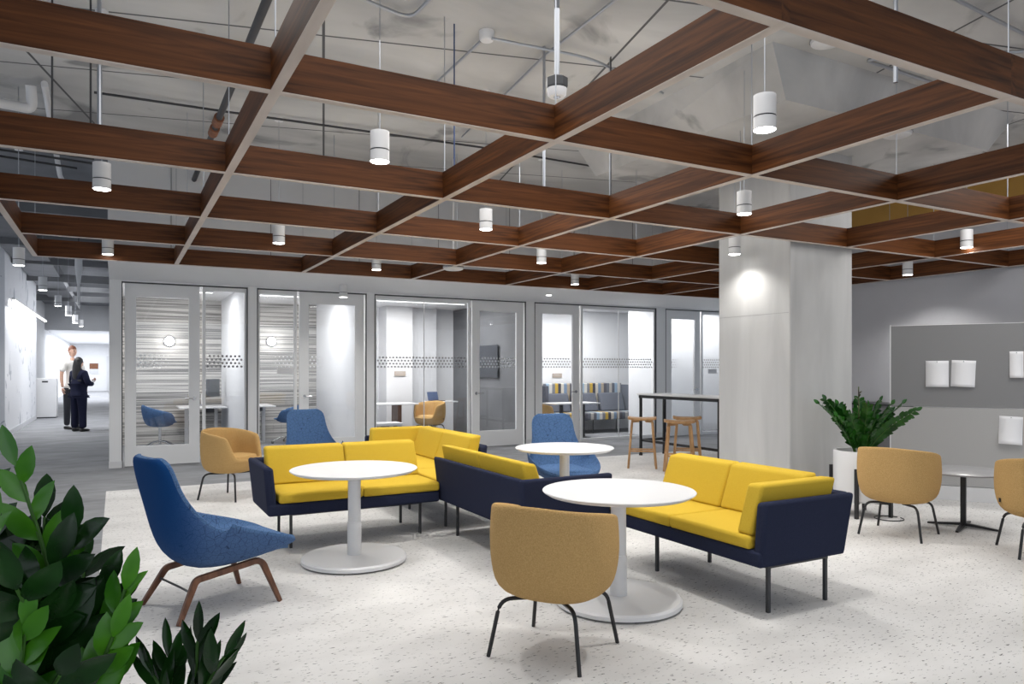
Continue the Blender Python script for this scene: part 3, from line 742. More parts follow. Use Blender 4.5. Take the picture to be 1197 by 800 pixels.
def paper(u0, u1, v0, v1, lab, tilt=0, curl=.02):
    s0, d0 = uvz(u0); s1, d1 = uvz(u1); sm = (s0+s1)/2; dm = (d0+d1)/2
    wd = s1-s0; z1 = zat(v0, dm); z0 = zat(v1, dm); h = z1-z0
    p = P0+DR*sm
    t = thing('paper_sheet', lab, 'paper', (p.x, p.y, z1), rzb, 'white papers on the pin board')
    b = B(); n = 8; vs = []
    for i in range(n+1):
        q = i/n; vs.append([b.verts.new((x, -.004-curl*q**4, -h*q)) for x in (-wd/2, 0, wd/2)])
    for A, C in zip(vs, vs[1:]):
        for k in range(2): b.faces.new((A[k], A[k+1], C[k+1], C[k]))
    s = obj('sheet', b, M['paper'], t); md = s.modifiers.new('t', 'SOLIDIFY'); md.thickness = .0012; s.rotation_euler = (0, tilt, 0)
    b = B(); lathe(b, [(0, -.01), (.005, -.01), (.005, -.004), (0, -.004)], 10)
    for v in b.verts: v.co = Vector((v.co.x, v.co.z-.002, v.co.y-.012))
    obj('push_pin', b, M['chrome'], t)
paper(1082, 1109, 422, 452.5, 'square white paper on the pin board, left of the pair')
paper(1112.5, 1141, 421.5, 452.5, 'square white paper on the pin board, right of the pair, slightly tilted', R_(2.5))
paper(1180, 1196.5, 411, 442, 'white paper on the upper right of the pin board, cut by the photo edge')
paper(1198, 1225, 402, 436, 'white paper pinned slightly higher beside its neighbour at the photo edge', 0, .01)
paper(1168, 1196, 487, 519.5, 'white paper pinned low on the lighter half of the board', R_(2), .04)
# dark cabinet against the wall
t = thing('cabinet', 'dark grey cabinet between the concrete column and the pin board', 'cabinet', (9.72, 6.85, 0))
obj('body', box(B(), -.25, .25, -.45, .45, .04, .93), M['dark'], t, bevel=.004)
obj('top', box(B(), -.27, .27, -.47, .47, .93, .96), M['charcoal'], t, bevel=.004)
d = obj('door', box(B(), -.268, -.25, -.44, -.003, .06, .91), M['dark'], t, bevel=.002); obj('handle', box(B(), -.28, -.268, -.05, -.035, .6, .75), M['chrome'], d)
d = obj('door', box(B(), -.268, -.25, .003, .44, .06, .91), M['dark'], t, bevel=.002); obj('handle', box(B(), -.28, -.268, .035, .05, .6, .75), M['chrome'], d)

# small black side table
t = thing('side_table', 'small black pedestal table between two mustard chairs at the right', 'table', (6.8, 3.89, .004), R_(20))
obj('tabletop', lathe(B(), [(0, .505), (.38, .505), (.385, .51), (.385, .518), (.38, .522), (0, .522)], 60), mat('grey_tabletop', (.30, .30, .31), .3), t)
obj('mounting_plate', box(B(), -.12, .12, -.06, .06, .495, .505), M['black'], t)
obj('column', box(B(), -.022, .022, -.022, .022, .03, .495), M['black'], t, bevel=.004)
b = B()
for k in range(4):
    a = k*math.pi/2; c, s = math.cos(a), math.sin(a)
    hexa(b, [(c*0+s*.02, s*0-c*.02, .02), (c*.29+s*.012, s*.29-c*.012, .0), (c*.29-s*.012, s*.29+c*.012, .0), (-s*.02, c*.02, .02), (s*.02, -c*.02, .045), (c*.29+s*.012, s*.29-c*.012, .014), (c*.29-s*.012, s*.29+c*.012, .014), (-s*.02, c*.02, .045)])
obj('foot', b, M['black'], t, smooth=False)
t = tag(obj('cable', tube(B(), [(6.55+.13*math.cos(a), 4.45+.13*math.sin(a), .010) for a in [i*.5 for i in range(13)]], .005, 6), M['black']), 'thin black cable ring on the floor behind the mustard chair by the planter', 'cable')

# ------------------------------------------------------------------ plants
def leaf(bm, p, d, up, L, W, curl=.2):
    d = d.normalized(); s = d.cross(up).normalized(); n = s.cross(d).normalized(); mid = []; le = []; ri = []
    prof = [(0, .06), (.15, .55), (.35, .95), (.55, 1), (.75, .78), (.9, .4), (1, 0)]
    for t_, w_ in prof:
        c = p+d*L*t_-n*curl*L*t_*t_
        mid.append(bm.verts.new(c)); le.append(bm.verts.new(c+s*W*.5*w_+n*W*.14*w_)); ri.append(bm.verts.new(c-s*W*.5*w_+n*W*.14*w_))
    for i in range(len(prof)-1):
        bm.faces.new((mid[i], mid[i+1], le[i+1], le[i])); bm.faces.new((mid[i], ri[i], ri[i+1], mid[i+1]))
def frond(base, az, lean, H, nl, L, W, parent, m, sway=0, seed=0, bare=.25, droop=.0):
    r = random.Random(seed); pts = []; d = Vector((math.cos(az), math.sin(az), 0)); side = Vector((-d.y, d.x, 0))
    for i in range(15):
        q = i/14; pts.append(Vector(base)+d*(lean*H*(.35*q+.65*q*q))+side*sway*H*q*q+Vector((0, 0, 1))*(H*(q-droop*q*q)))
    b = B(); tube(b, pts, .009*H/.6, 6, .003)
    o = obj('stem', b, M['stem'], parent)
    b = B(); tw = r.uniform(0, 3)
    for k in range(nl):
        q = bare+(1-bare)*(k/nl); i = min(13, int(q*14)); f = q*14-i; p = pts[i].lerp(pts[i+1], f); tg = (pts[i+1]-pts[i]).normalized()
        perp = tg.cross(Vector((math.cos(tw), math.sin(tw), .2))).normalized()
        sg = 1 if k % 2 else -1
        sc = .75+.35*math.sin(math.pi*min(1, (k/nl)*.8+.15))
        dd = (perp*sg*.8+tg*.75+Vector((r.uniform(-.2, .2), r.uniform(-.2, .2), r.uniform(-.1, .2))))
        up = perp.cross(tg)*1.0+Vector((0, 0, .3))
        leaf(b, p, dd, up, L*sc*r.uniform(.85, 1.1), W*sc, r.uniform(.05, .35))
    leaf(b, pts[-1], (pts[-1]-pts[-3]), side, L*.8, W*.7, .1)
    obj('leaves', b, m, o)
def planter(t, r, z0, z1, legs=True):
    obj('pot', lathe(B(), [(0, z0), (r-.015, z0), (r, z0+.015), (r, z1-.01), (r-.008, z1), (r-.025, z1), (r-.03, z1-.06), (0, z1-.06)], 48), M['white_metal'], t)
    obj('soil', lathe(B(), [(0, z1-.055), (r-.03, z1-.055), (r-.03, z1-.05), (0, z1-.04)], 32), M['soil'], t)
    if legs:
        for k in range(4):
            a = k*math.pi/2+.5; c, s = math.cos(a)*(r+.018), math.sin(a)*(r+.018)
            obj('leg', box(B(), c-.015, c+.015, s-.015, s+.015, 0, z0+.33), M['black'], t)
        b = B(); q = (r+.018)
        for k in range(2):
            a = k*math.pi/2+.5; tube(b, [(math.cos(a)*q, math.sin(a)*q, z0-.02), (-math.cos(a)*q, -math.sin(a)*q, z0-.02)], .012, 6)
        obj('stand_cross', b, M['black'], t)
t = thing('potted_plant', 'green plant in a white pot on black stand beside the concrete column', 'potted plant', (6.50, 4.72, .004))
planter(t, .25, .15, .64)
fr = [(3.2, .72, .52, 0), (2.95, .5, .56, .1), (3.5, .6, .40, 0), (1.2, .15, .56, 0), (4.8, .15, .50, 0), (5.6, .45, .52, -.1), (.0, .75, .52, .1), (-.35, .95, .46, 0), (.1, .6, .44, .0), (2.2, .4, .45, 0), (.3, .35, .54, 0), (5.0, .4, .38, 0), (2.7, .3, .5, 0), (3.9, .45, .42, 0)]
for i, (az, ln, H, sw) in enumerate(fr):
    a2 = az-TH
    frond((.05*math.cos(a2), .05*math.sin(a2), .58), a2, ln, H, 30, .085, .052, t, M['leaf_mid'], sw, i, .18)
b = B(); r2 = random.Random(4)
for k in range(22):
    q = k/22; p = Vector((.0, .02, .60+.62*q)); a = k*2.4
    if k > 8: leaf(b, p, Vector((math.cos(a), math.sin(a), .7)), Vector((0, 0, 1)), .07, .02, .1)
tube(b, [(0, .02, .58), (0, .02, 1.27)], .006, 6)
obj('flower_spike', b, noisy('purple_young_leaf', (.05, .03, .03), (.10, .14, .04), (20, 20, 20), .5), t)

t = thing('potted_plant', 'large leafy green plant filling the lower left corner, near the camera', 'potted plant', (-.12, 1.52, 0))
planter(t, .145, .02, .62, False)
VR, VF = Vector((math.cos(TH), -math.sin(TH), 0)), Vector((math.sin(TH), math.cos(TH), 0))
def frond_to(parent, b0, tip, nl, L, W, m, seed, bare, tight=0.8):
    r = random.Random(seed); b0, tip = Vector(b0), Vector(tip); dl = tip-b0; pts = []
    for i in range(15):
        q = i/14; pts.append(b0+Vector((dl.x*(.25*q+.75*q*q), dl.y*(.25*q+.75*q*q), dl.z*(1.12*q-.12*q*q))))
    b = B(); tube(b, pts, .007, 6, .003); o = obj('stem', b, M['stem'], parent)
    b = B(); tw = r.uniform(-.5, .5)
    for k in range(nl):
        q = bare+(1-bare)*(k/nl); i = min(13, int(q*14)); f = q*14-i; p = pts[i].lerp(pts[i+1], f); tg = (pts[i+1]-pts[i]).normalized()
        perp = (VR*math.cos(tw)+VF*math.sin(tw)); perp = (perp-tg*perp.dot(tg)).normalized(); sg = 1 if k % 2 else -1
        sc = (.8+.3*math.sin(math.pi*min(1, (k/nl)*.8+.15)))*r.uniform(.85, 1.1)
        dd = perp*sg*tight+tg*.9+Vector((r.uniform(-.15, .15), r.uniform(-.15, .15), r.uniform(-.1, .15)))
        leaf(b, p, dd, perp.cross(tg)+perp*r.uniform(-.5, .5)+Vector((0, 0, r.uniform(-.2, .5))), L*sc, W*sc, r.uniform(.0, .3))
    leaf(b, pts[-1], pts[-1]-pts[-3], VR.cross(Vector((0, 0, 1)))*1.0+VR*.4, L*.9, W*.75, .1)
    obj('leaves', b, m, o)
PB = Vector((-.12, 1.52, 0))
def tipw(u, v, dd, d0=1.28):
    d = d0+dd; p = VF*d+VR*((u-598.5)*d/852.8); return Vector((p.x, p.y, 1.45-(v-431.6)*d/852.8))
FT = [(18, 545, 0, 1, .085), (-25, 575, .05, 0, .10), (52, 605, .08, 0, .10), (85, 625, .02, 0, .10), (60, 665, -.05, 0, .11), (146, 690, -.02, 1, .085), (118, 690, .08, 0, .09),
      (30, 735, -.1, 1, .085), (10, 645, .06, 0, .11), (85, 735, .02, 0, .11), (132, 745, -.06, 1, .085), (-35, 690, 0, 0, .12), (45, 705, .1, 0, .12), (0, 770, -.05, 0, .11), (70, 790, -.12, 0, .10), (105, 775, .1, 0, .10), (20, 690, -.12, 0, .12), (-10, 620, -.05, 1, .09), (98, 660, .15, 0, .09)]
for i, (u, v, dd, br, Lf) in enumerate(FT):
    tp = tipw(u, v, dd)-PB; a = i*2.4
    frond_to(t, (.08*math.cos(a), .08*math.sin(a), .57), tp, 12, Lf, Lf*(.48 if not br else .42), M['leaf_bright'] if br else M['leaf'], 40+i, .38, .45 if br else .85)
PB2 = tipw(215, 800, 0, 1.5); PB2.z = 0
t = thing('potted_plant', 'low spiky dark green plant at the bottom edge, below the blue lounge chair', 'potted plant', tuple(PB2))
planter(t, .105, .02, .58, False)
for i, (u, v) in enumerate([(231, 750), (180, 790), (198, 772), (262, 768), (240, 800)]):
    tp = tipw(u, v, (i % 3-1)*.06, 1.5)-PB2
    frond_to(t, (.02*math.cos(i), .02*math.sin(i), .53), tp, 6, .10, .026, M['leaf'], 90+i, .6, .34)

# ------------------------------------------------------------------ ceiling services
def pipe(name, label, cat, pts, r, m, parts=()):
    o = obj(name, tube(B(), pts, r, 10), m); return tag(o, label, cat)
zc = ZS-.05
pipe('conduit', 'bent metal conduit across the concrete, top centre left', 'conduit', arc_pts(uv(280, -60, zc), uv(480, 22, zc), uv(560, -60, zc), 6, .12), .014, M['conduit'])
jb = uv(569, 44, zc)
t = thing('junction_box', 'round white ceiling box where two conduits meet, left of the sensor rod', 'junction box', (jb[0], jb[1], ZS))
obj('box_body', lathe(B(), [(0, -.07), (.055, -.07), (.06, -.06), (.06, 0), (0, 0)], 28), M['white_metal'], t)
obj('cover', lathe(B(), [(0, -.076), (.05, -.076), (.055, -.07), (0, -.07)], 28), M['white'], t)
pipe('conduit', 'conduit from the round ceiling box back toward the lattice', 'conduit', [uv(562, 48, zc), uv(530, 78, zc), uv(480, 125, zc)], .012, M['conduit'])
pipe('conduit', 'conduit from the round ceiling box right past the sensor rod', 'conduit', arc_pts(uv(575, 45, zc-.03), uv(690, 68, zc-.03), uv(775, 109, zc-.03), 5, .2), .012, M['conduit'])
pipe('conduit', 'conduit running to the upper right behind the sensor rod', 'conduit', arc_pts(uv(540, 160, zc), uv(640, 62, zc), uv(745, -20, zc), 5, .1), .012, M['conduit'])
pipe('conduit', 'long conduit across the rear bays behind the first beams', 'conduit', [uv(110, 108, zc), uv(260, 130, zc), uv(560, 172, zc), uv(760, 206, zc)], .012, M['blackpipe'])
pipe('conduit', 'short looping conduit upper right near the concrete column', 'conduit', arc_pts(uv(1160, 120, zc), uv(1010, 70, zc), uv(1200, 60, zc), 8, .08), .016, M['conduit'])
pipe('conduit', 'conduit in the far upper right bay', 'conduit', [uv(1080, -20, zc), uv(1197, 40, zc), uv(1330, 80, zc)], .014, M['conduit'])
# sprinkler main with rusty couplings
a, c = Vector(uv(312, 0, 3.85)), Vector(uv(222, 222, 3.85)); dv = (c-a)
t = thing('sprinkler_pipe', 'dark sprinkler pipe with rusty couplings at the upper left', 'pipe', tuple(a))
obj('pipe', tube(B(), [-dv*.5, dv*1.6], .03, 14), M['blackpipe'], t)
for q in (.44, .50, .95):
    obj('coupling', tube(B(), [dv*q, dv*(q+.035)], .048, 14), M['rust'], t)
# sensor on a rod
p = uv(651, 112, 3.08)
t = thing('ceiling_sensor', 'round grey and white ceiling sensor on a straight rod, top centre', 'sensor', p)
obj('rod', tube(B(), [(0, 0, .07), (0, 0, ZS-p[2])], .016, 14), M['conduit'], t)
obj('housing', lathe(B(), [(0, .04), (.062, .04), (.066, .05), (.066, .10), (.05, .11), (0, .11)], 8), M['charcoal'], t, smooth=False)
obj('lens_ring', lathe(B(), [(0, -.01), (.045, -.008), (.055, .005), (.06, .04), (0, .04)], 32), M['white'], t)
obj('lens', lathe(B(), [(0, -.016), (.02, -.014), (.022, -.009), (0, -.009)], 24), M['chrome'], t)
for (u, v, lab) in ((967, 52, 'white disc on the concrete above the concrete column'), (1049, 160, 'white disc light on the ceiling beside the ochre wall'), (530, 316, 'flat white disc under the rear lattice near the meeting room')):
    if v == 316: p = uv(u, v, 2.72); zt = 2.77
    elif u == 1049: p = uv(u, v, ZD-.05); zt = ZD
    else: p = uv(u, v, ZS-.05); zt = ZS
    t = thing('ceiling_disc', lab, 'ceiling fixture', (p[0], p[1], zt))
    obj('disc', lathe(B(), [(0, -.05), (.10, -.05), (.125, -.04), (.13, -.02), (.13, 0), (0, 0)], 40), M['white'], t)
    obj('bezel', lathe(B(), [(.13, -.02), (.136, -.02), (.136, 0), (.13, 0)], 40), M['chrome'], t)
    if v == 316: obj('rod', tube(B(), [(0, 0, 0), (0, 0, ZS-zt)], .006, 8), M['white'], t)
# white pipe at the upper left
pipe('pipe', 'white bent pipe at the far upper left between the beams', 'pipe', arc_pts(uv(-40, 112, 3.9), uv(38, 128, 3.9), uv(36, 100, 4.1), 6, .3), .045, M['white_metal'])
pipe('pipe', 'white pipe slanting down past the upper left bend', 'pipe', [uv(52, 98, 4.08), uv(70, 205, 4.0), uv(88, 240, 4.0)], .03, M['white_metal'])
for i, (u0, v0, u1, v1) in enumerate([(0, 170, 110, 186), (0, 176, 112, 192), (0, 183, 90, 197)]):
    pipe('conduit', ['upper', 'middle', 'lower'][i]+' conduit of the bundle crossing behind the upper left beams', 'conduit', [uv(u0-60, v0-10, 3.95), uv(u1, v1, 3.95)], .014, M['charcoal'])
for (u, z0, z1, v, lab, m) in ((181, 2.9, ZS, 130, 'threaded rod hanging in the second bay at the upper left', 'blackpipe'), (106, 2.9, ZS, 140, 'vertical conduit drop at the left, dark one', 'blackpipe'), (116, 2.9, ZS, 140, 'vertical conduit drop at the left, light one', 'conduit'), (531, 3.0, ZS, 200, 'blue cord dropping behind the central beam', 'bluecord'), (714, 2.95, ZS, 222, 'thin rod dropping to the lattice right of centre', 'blackpipe'), (636, 2.95, ZS, 215, 'straight conduit drop behind the central beams', 'conduit'), (1047, 2.97, ZS, 90, 'thick conduit drop at the upper right', 'conduit')):
    q = uv(u if u != 181 else 61, v, 3.0)
    tag(obj('hanging_rod', tube(B(), [(q[0], q[1], z0), (q[0], q[1], z1)], .006 if m != 'conduit' else .012, 8), M[m]), lab, 'rod')
# exposed services in the corridor
for i in range(6):
    y = 13+i*3.2
    tag(obj('ceiling_beam', box(B(), -3.2, -.1, y, y+.12, ZS-.35-.05*(i % 2), ZS-.2), M['dark']), 'grey service rail crossing the corridor ceiling', 'ceiling rail', 'service rails over the corridor')
tag(obj('duct', box(B(), -2.0, -1.3, 14, 35, ZS-.28, ZS-.02), M['darkceil']), 'dark rectangular duct running along the corridor ceiling', 'duct')

# ------------------------------------------------------------------ corridor furniture
t = thing('cabinet', 'white cabinet standing at the end of the lit wall graphic', 'cabinet', (-1.82, 25.75, 0))
obj('body', box(B(), -.27, .27, -.28, .28, .03, 1.17), M['white'], t, bevel=.01)
obj('plinth', box(B(), -.25, .25, -.26, .26, 0, .03), M['charcoal'], t)
obj('control_panel', box(B(), -.10, .05, -.285, -.28, 1.05, 1.10), M['charcoal'], t)
t = thing('wall_picture', 'small reddish picture on the far corridor wall', 'picture', (-1.28, 54.98, 0))
b = B(); box(b, -.28, .28, -.03, 0, 1.15, 1.85); obj('frame', b, M['white'], t)
obj('image', box(B(), -.25, .25, -.035, -.03, 1.45, 1.82), M['rust'], t); obj('caption_plate', box(B(), -.25, .25, -.035, -.03, 1.18, 1.42), M['wallg'], t)
struct('door_6', box(B(), -.55, -.1, 54.93, 55, 0, 2.3), M['wallg'])

# ------------------------------------------------------------------ office furniture behind glass
def task_chair(label, loc, rz):
    t = thing('task_chair', label, 'chair', loc, rz, 'blue swivel chairs in the small offices')
    b = B(); NU = 36; rings = []
    for i in range(NU):
        a = 2*math.pi*i/NU; x = abs(((a+math.pi) % (2*math.pi))-math.pi)/math.pi; h = .82-.17*min(1, x/.62); k = max(0, min(1, (x-.62)/.14)); k = k*k*(3-2*k); h = h*(1-k)+.47*k
        r = .30; dx, dy = math.sin(a), -math.cos(a)*.92; sp = 1+.10*(h-.45)/.35
        rings.append([b.verts.new((dx*q*r, dy*q*r, z)) for q, z in ((.5, .40), (.8, .43), (.95, .5), (sp, .5+(h-.5)*.6), (sp*1.02, h), (sp*.94, h), (.9, .5+(h-.5)*.5), (.8, .48), (.5, .46))])
    c0 = b.verts.new((0, 0, .39)); c1 = b.verts.new((0, 0, .455))
    for i in range(NU):
        A, C = rings[i], rings[(i+1) % NU]
        for j in range(len(A)-1): b.faces.new((A[j], A[j+1], C[j+1], C[j]))
        b.faces.new((c0, A[0], C[0])); b.faces.new((c1, C[-1], A[-1]))
    obj('shell', b, M['blue'], t, subs=1, ang=180)
    obj('gas_lift', tube(B(), [(0, 0, .08), (0, 0, .40)], .025, 14), M['chrome'], t)
    for k in range(4):
        a = k*math.pi/2+.4; bb = B(); tube(bb, [(0, 0, .14), (math.cos(a)*.15, math.sin(a)*.15, .12), (math.cos(a)*.31, math.sin(a)*.31, .05)], .018, 8, .012)
        l = obj('base_arm', bb, M['chrome'], t)
        obj('caster', lathe(B(), [(0, 0), (.02, 0), (.026, .02), (.02, .05), (0, .05)], 12, (math.cos(a)*.31, math.sin(a)*.31)), M['charcoal'], l)
    return t
K1 = task_chair('blue swivel shell chair behind the leftmost glass door', (.70, 14.75, 0), face(.9, .3))
dup(K1, (2.98, 14.7, 0), face(-.9, .3), 'blue swivel shell chair behind the second office window')
for (x0, x1, lab) in ((1.02, 1.84, 'white desk in the leftmost small office'), (1.95, 2.72, 'white desk in the second small office')):
    t = thing('desk', lab, 'desk', ((x0+x1)/2, 15.1, 0)); hw = (x1-x0)/2
    obj('desktop', box(B(), -hw, hw, -.5, .5, .715, .74), M['white'], t, bevel=.003)
    for s in (-1, 1): obj('leg', box(B(), (hw-.15)*s-.03, (hw-.15)*s+.03, -.04, .04, .03, .715), M['white_metal'], t); 
    obj('foot_bar', box(B(), -hw+.12, hw-.12, -.03, .03, 0, .03), M['white_metal'], t)
    obj('drive_unit', box(B(), hw-.35, hw-.2, -.2, .2, .63, .715), M['charcoal'], t)
t = thing('monitor', 'monitor on a white arm standing on the desk of the leftmost office', 'monitor', (1.55, 15.05, .74), R_(60))
obj('screen', box(B(), -.28, .28, -.10, -.08, .18, .52), M['screen'], t, bevel=.004)
b = B(); tube(b, [(.0, .12, .0), (.0, .12, .22), (.0, .02, .34), (0, -.08, .34)], .018, 10); obj('arm', b, M['white_metal'], t)
obj('clamp', box(B(), -.04, .04, .08, .16, 0, .03), M['chrome'], t)
for (x, z, lab) in ((.91, 1.99, 'round glowing wall lamp in the leftmost small office'), (2.83, 2.02, 'round glowing wall lamp in the second small office')):
    t = thing('wall_lamp', lab, 'wall lamp', (x, 15.7, z))
    for nm, pr, m in (('rim', [(.088, 0), (.10, 0), (.10, .04), (.088, .045)], M['chrome']), ('diffuser', [(0, 0), (.088, 0), (.088, .04), (.05, .05), (0, .052)], M['glow'])):
        b = lathe(B(), pr, 36)
        for v in b.verts: v.co = Vector((v.co.x, -v.co.z, v.co.y))
        obj(nm, b, m, t)
    light('POINT', 'wall_lamp_light', (x, 15.5, z), 4, (1, .97, .92), shadow_soft_size=.08)
# meeting room
t = thing('meeting_table', 'white rectangular table on dark legs in the meeting room', 'table', (4.75, 14.55, 0))
obj('tabletop', box(B(), -.85, .75, -.38, .38, .715, .74), M['white'], t, bevel=.004)
for x in (-.3, .4): obj('leg', box(B(), x-.04, x+.04, -.2, .2, .02, .715), M['walnut'], t); obj('foot', box(B(), x-.05, x+.05, -.32, .32, 0, .02), M['charcoal'], t)
t = thing('side_table', 'small white stand with a laptop by the grey wall of the meeting room', 'table', (6.25, 14.9, 0))
obj('tabletop', box(B(), -.35, .35, -.25, .25, .72, .745), M['white'], t, bevel=.004); obj('column', box(B(), -.03, .03, -.05, .05, .02, .72), M['white_metal'], t); obj('base', box(B(), -.2, .2, -.2, .2, 0, .02), M['white_metal'], t)
t = thing('laptop', 'small open laptop on the white stand in the meeting room', 'laptop', (6.2, 14.9, .745), R_(20))
obj('keyboard', box(B(), -.15, .15, -.11, .10, 0, .015), M['charcoal'], t); b = B(); hexa(b, [(-.15, .10, .01), (.15, .10, .01), (.15, .11, .01), (-.15, .11, .01), (-.15, .15, .2), (.15, .15, .2), (.15, .16, .2), (-.15, .16, .2)]); obj('screen', b, mat('laptop_screen', (.10, .14, .25), .3), t)
t = thing('wall_screen', 'flat black screen on the dark wall of the meeting room', 'screen', (6.95, 13.9, 1.3))
obj('panel', box(B(), -.05, -.03, -.55, .55, -.03, .65), M['screen'], t, bevel=.003); obj('bracket', box(B(), -.03, 0, -.15, .15, .1, .4), M['charcoal'], t)
t = thing('credenza', 'low white bench in the left corner of the meeting room window', 'bench', (4.35, 13.1, 0))
obj('seat', box(B(), -.35, .35, -.2, .2, .40, .45), M['white'], t, bevel=.01); obj('body', box(B(), -.33, .33, -.18, .18, .02, .40), M['banq'], t)
# booth room banquette
t = thing('banquette', 'striped high-back banquette with slate cushions in the booth room', 'sofa', (8.3, 13.50, 0))
obj('seat', box(B(), 0, 2.35, 0, .62, .30, .47), M['banq'], t, bevel=.03, seg=3)
obj('back', box(B(), .0, 2.35, .62, .78, .30, 1.12), M['banq'], t, bevel=.02, seg=3)
obj('side_panel', box(B(), 2.35, 2.43, .1, .78, .30, 1.08), M['greyfab'], t, bevel=.02); obj('side_panel', box(B(), -.08, 0, .1, .78, .30, 1.08), M['greyfab'], t, bevel=.02)
for x in (.1, 1.15, 2.25):
    for y in (.08, .70): obj('leg', tube(B(), [(x, y, 0), (x, y, .30)], .012, 8), M['charcoal'], t)
for i in range(3):
    t = thing('cushion', ['left', 'middle', 'right'][i]+' slate grey cushion leaning on the striped banquette', 'cushion', (8.72+i*.76, 13.98, .475), 0, 'slate cushions on the banquette')
    b = B(); hexa(b, [(-.34, -.12, 0), (.34, -.12, 0), (.34, .02, 0), (-.34, .02, 0), (-.34, .02, .42), (.34, .02, .42), (.34, .12, .42), (-.34, .12, .42)])
    obj('cover', b, M['greyfab'], t, bevel=.04, seg=4); obj('piping', tube(B(), [(-.31, -.10, .01), (-.33, .07, .41), (.33, .07, .41), (.31, -.10, .01)], .006, 6), M['charcoal'], t)
t = thing('booth_table', 'white table on black legs in front of the striped banquette', 'table', (8.55, 12.95, 0))
obj('tabletop', box(B(), -.65, .45, -.28, .28, .715, .74), M['white'], t, bevel=.004)
for x in (-.35, .2): obj('leg', box(B(), x-.03, x+.03, -.03, .03, .02, .715), M['black'], t); obj('foot', box(B(), x-.04, x+.04, -.22, .22, 0, .02), M['black'], t)
for (x, z, lab) in ((2.42, 1.42, 'small white room sign on the glass of the second office'), (9.0, 1.3, 'small taupe room sign on the back wall above the banquette'), (11.7, 1.4, 'small white room sign on the glass right of the last door'), (5.45, 1.35, 'small beige sign by the meeting room screen')):
    y = YW-.015 if x in (2.42, 11.7) else (14.39 if x == 9.0 else 15.18)
    t = thing('room_sign', lab, 'sign', (x, y, z)); obj('plate', box(B(), -.13, .13, -.008, 0, -.05, .05), M['white'] if x in (2.42, 11.7) else mat('taupe_sign', (.42, .36, .31), .6), t, bevel=.002)
    obj('print_line', box(B(), -.09, .05, -.010, -.008, .015, .022), M['wallg'], t)

# ------------------------------------------------------------------ people
def skin(name, joints, bones, m, parent, subs=2):
    me = bpy.data.meshes.new(name); me.from_pydata([j[0] for j in joints], bones, []); me.update()
    o = bpy.data.objects.new(name, me); COL.objects.link(o); me.materials.append(m); o.parent = parent
    sk = o.modifiers.new('skin', 'SKIN'); sk.use_smooth_shade = True
    for i, j in enumerate(joints):
        r = j[1]; me.skin_vertices[0].data[i].radius = r if isinstance(r, tuple) else (r, r)
    me.skin_vertices[0].data[0].use_root = True
    s = o.modifiers.new('s', 'SUBSURF'); s.levels = subs; s.render_levels = subs
    return o
def head(t, z, m, hair, sc=1, yaw=0):
    b = B(); bmesh.ops.create_uvsphere(b, u_segments=24, v_segments=16, radius=1)
    for v in b.verts:
        c = v.co; x, y, zz = c.x*.075, c.y*.095, c.z*.118
        if zz < 0: x *= 1-.25*(-c.z)**2; y *= 1-.12*(-c.z)
        if y > 0 and abs(c.x) < .18 and -.3 < c.z < .1: y += .022*(1-abs(c.x)/.18)*(1-abs(c.z+.1)/.25 if abs(c.z+.1) < .25 else 0)
        if y > 0 and .08 < c.z < .28 and .2 < abs(c.x) < .6: y -= .006
        v.co = Vector((x, y, zz))*sc
    h = obj('head', b, m, t, subs=1, ang=180); h.location = (0, .01, z); h.rotation_euler = (0, 0, yaw)
    for s in (-1, 1):
        b = B(); bmesh.ops.create_uvsphere(b, u_segments=10, v_segments=8, radius=1)
        for v in b.verts: v.co = Vector((s*.076+v.co.x*.008, v.co.y*.018, v.co.z*.03-.0))*sc
        obj('ear', b, m, h)
        b = B(); bmesh.ops.create_uvsphere(b, u_segments=8, v_segments=6, radius=.011)
        for v in b.verts: v.co += Vector((s*.030, .082, .018))
        obj('eye', b, M['trouser'], h)
    obj('mouth', box(B(), -.022, .022, .083, .090, -.062, -.055), mat('lips', (.45, .18, .15), .6), h, bevel=.003)
    return h
def hand(t, p, d, m, s=1):
    """palm with four curled fingers and a side thumb, hanging along d from wrist p"""
    p = Vector(p); d = Vector(d).normalized(); side = d.cross(Vector((1, 0, 0)) if abs(d.x) < .8 else Vector((0, 1, 0))).normalized(); n = d.cross(side).normalized()
    js = [(tuple(p+d*.05), (.036, .018)), (tuple(p), (.026, .020)), (tuple(p+d*.085), (.036, .014))]; bn = [(0, 1), (0, 2)]
    h = skin('hand', js, bn, m, t, 1)
    for k, L in enumerate((.070, .078, .073, .058)):
        o = side*(k-1.5)*.019; a = p+d*.075+o; q = [a, a+d*L*.45+n*.006, a+d*L*.78+n*.018, a+d*L*.95+n*.034]
        obj('finger', tube(B(), q, .0092, 8, .007), m, h)
    a = p+d*.03+side*-.034; obj('thumb', tube(B(), [a, a+d*.03-side*.018, a+d*.055-side*.02+n*.012], .0105, 8, .008), m, h)

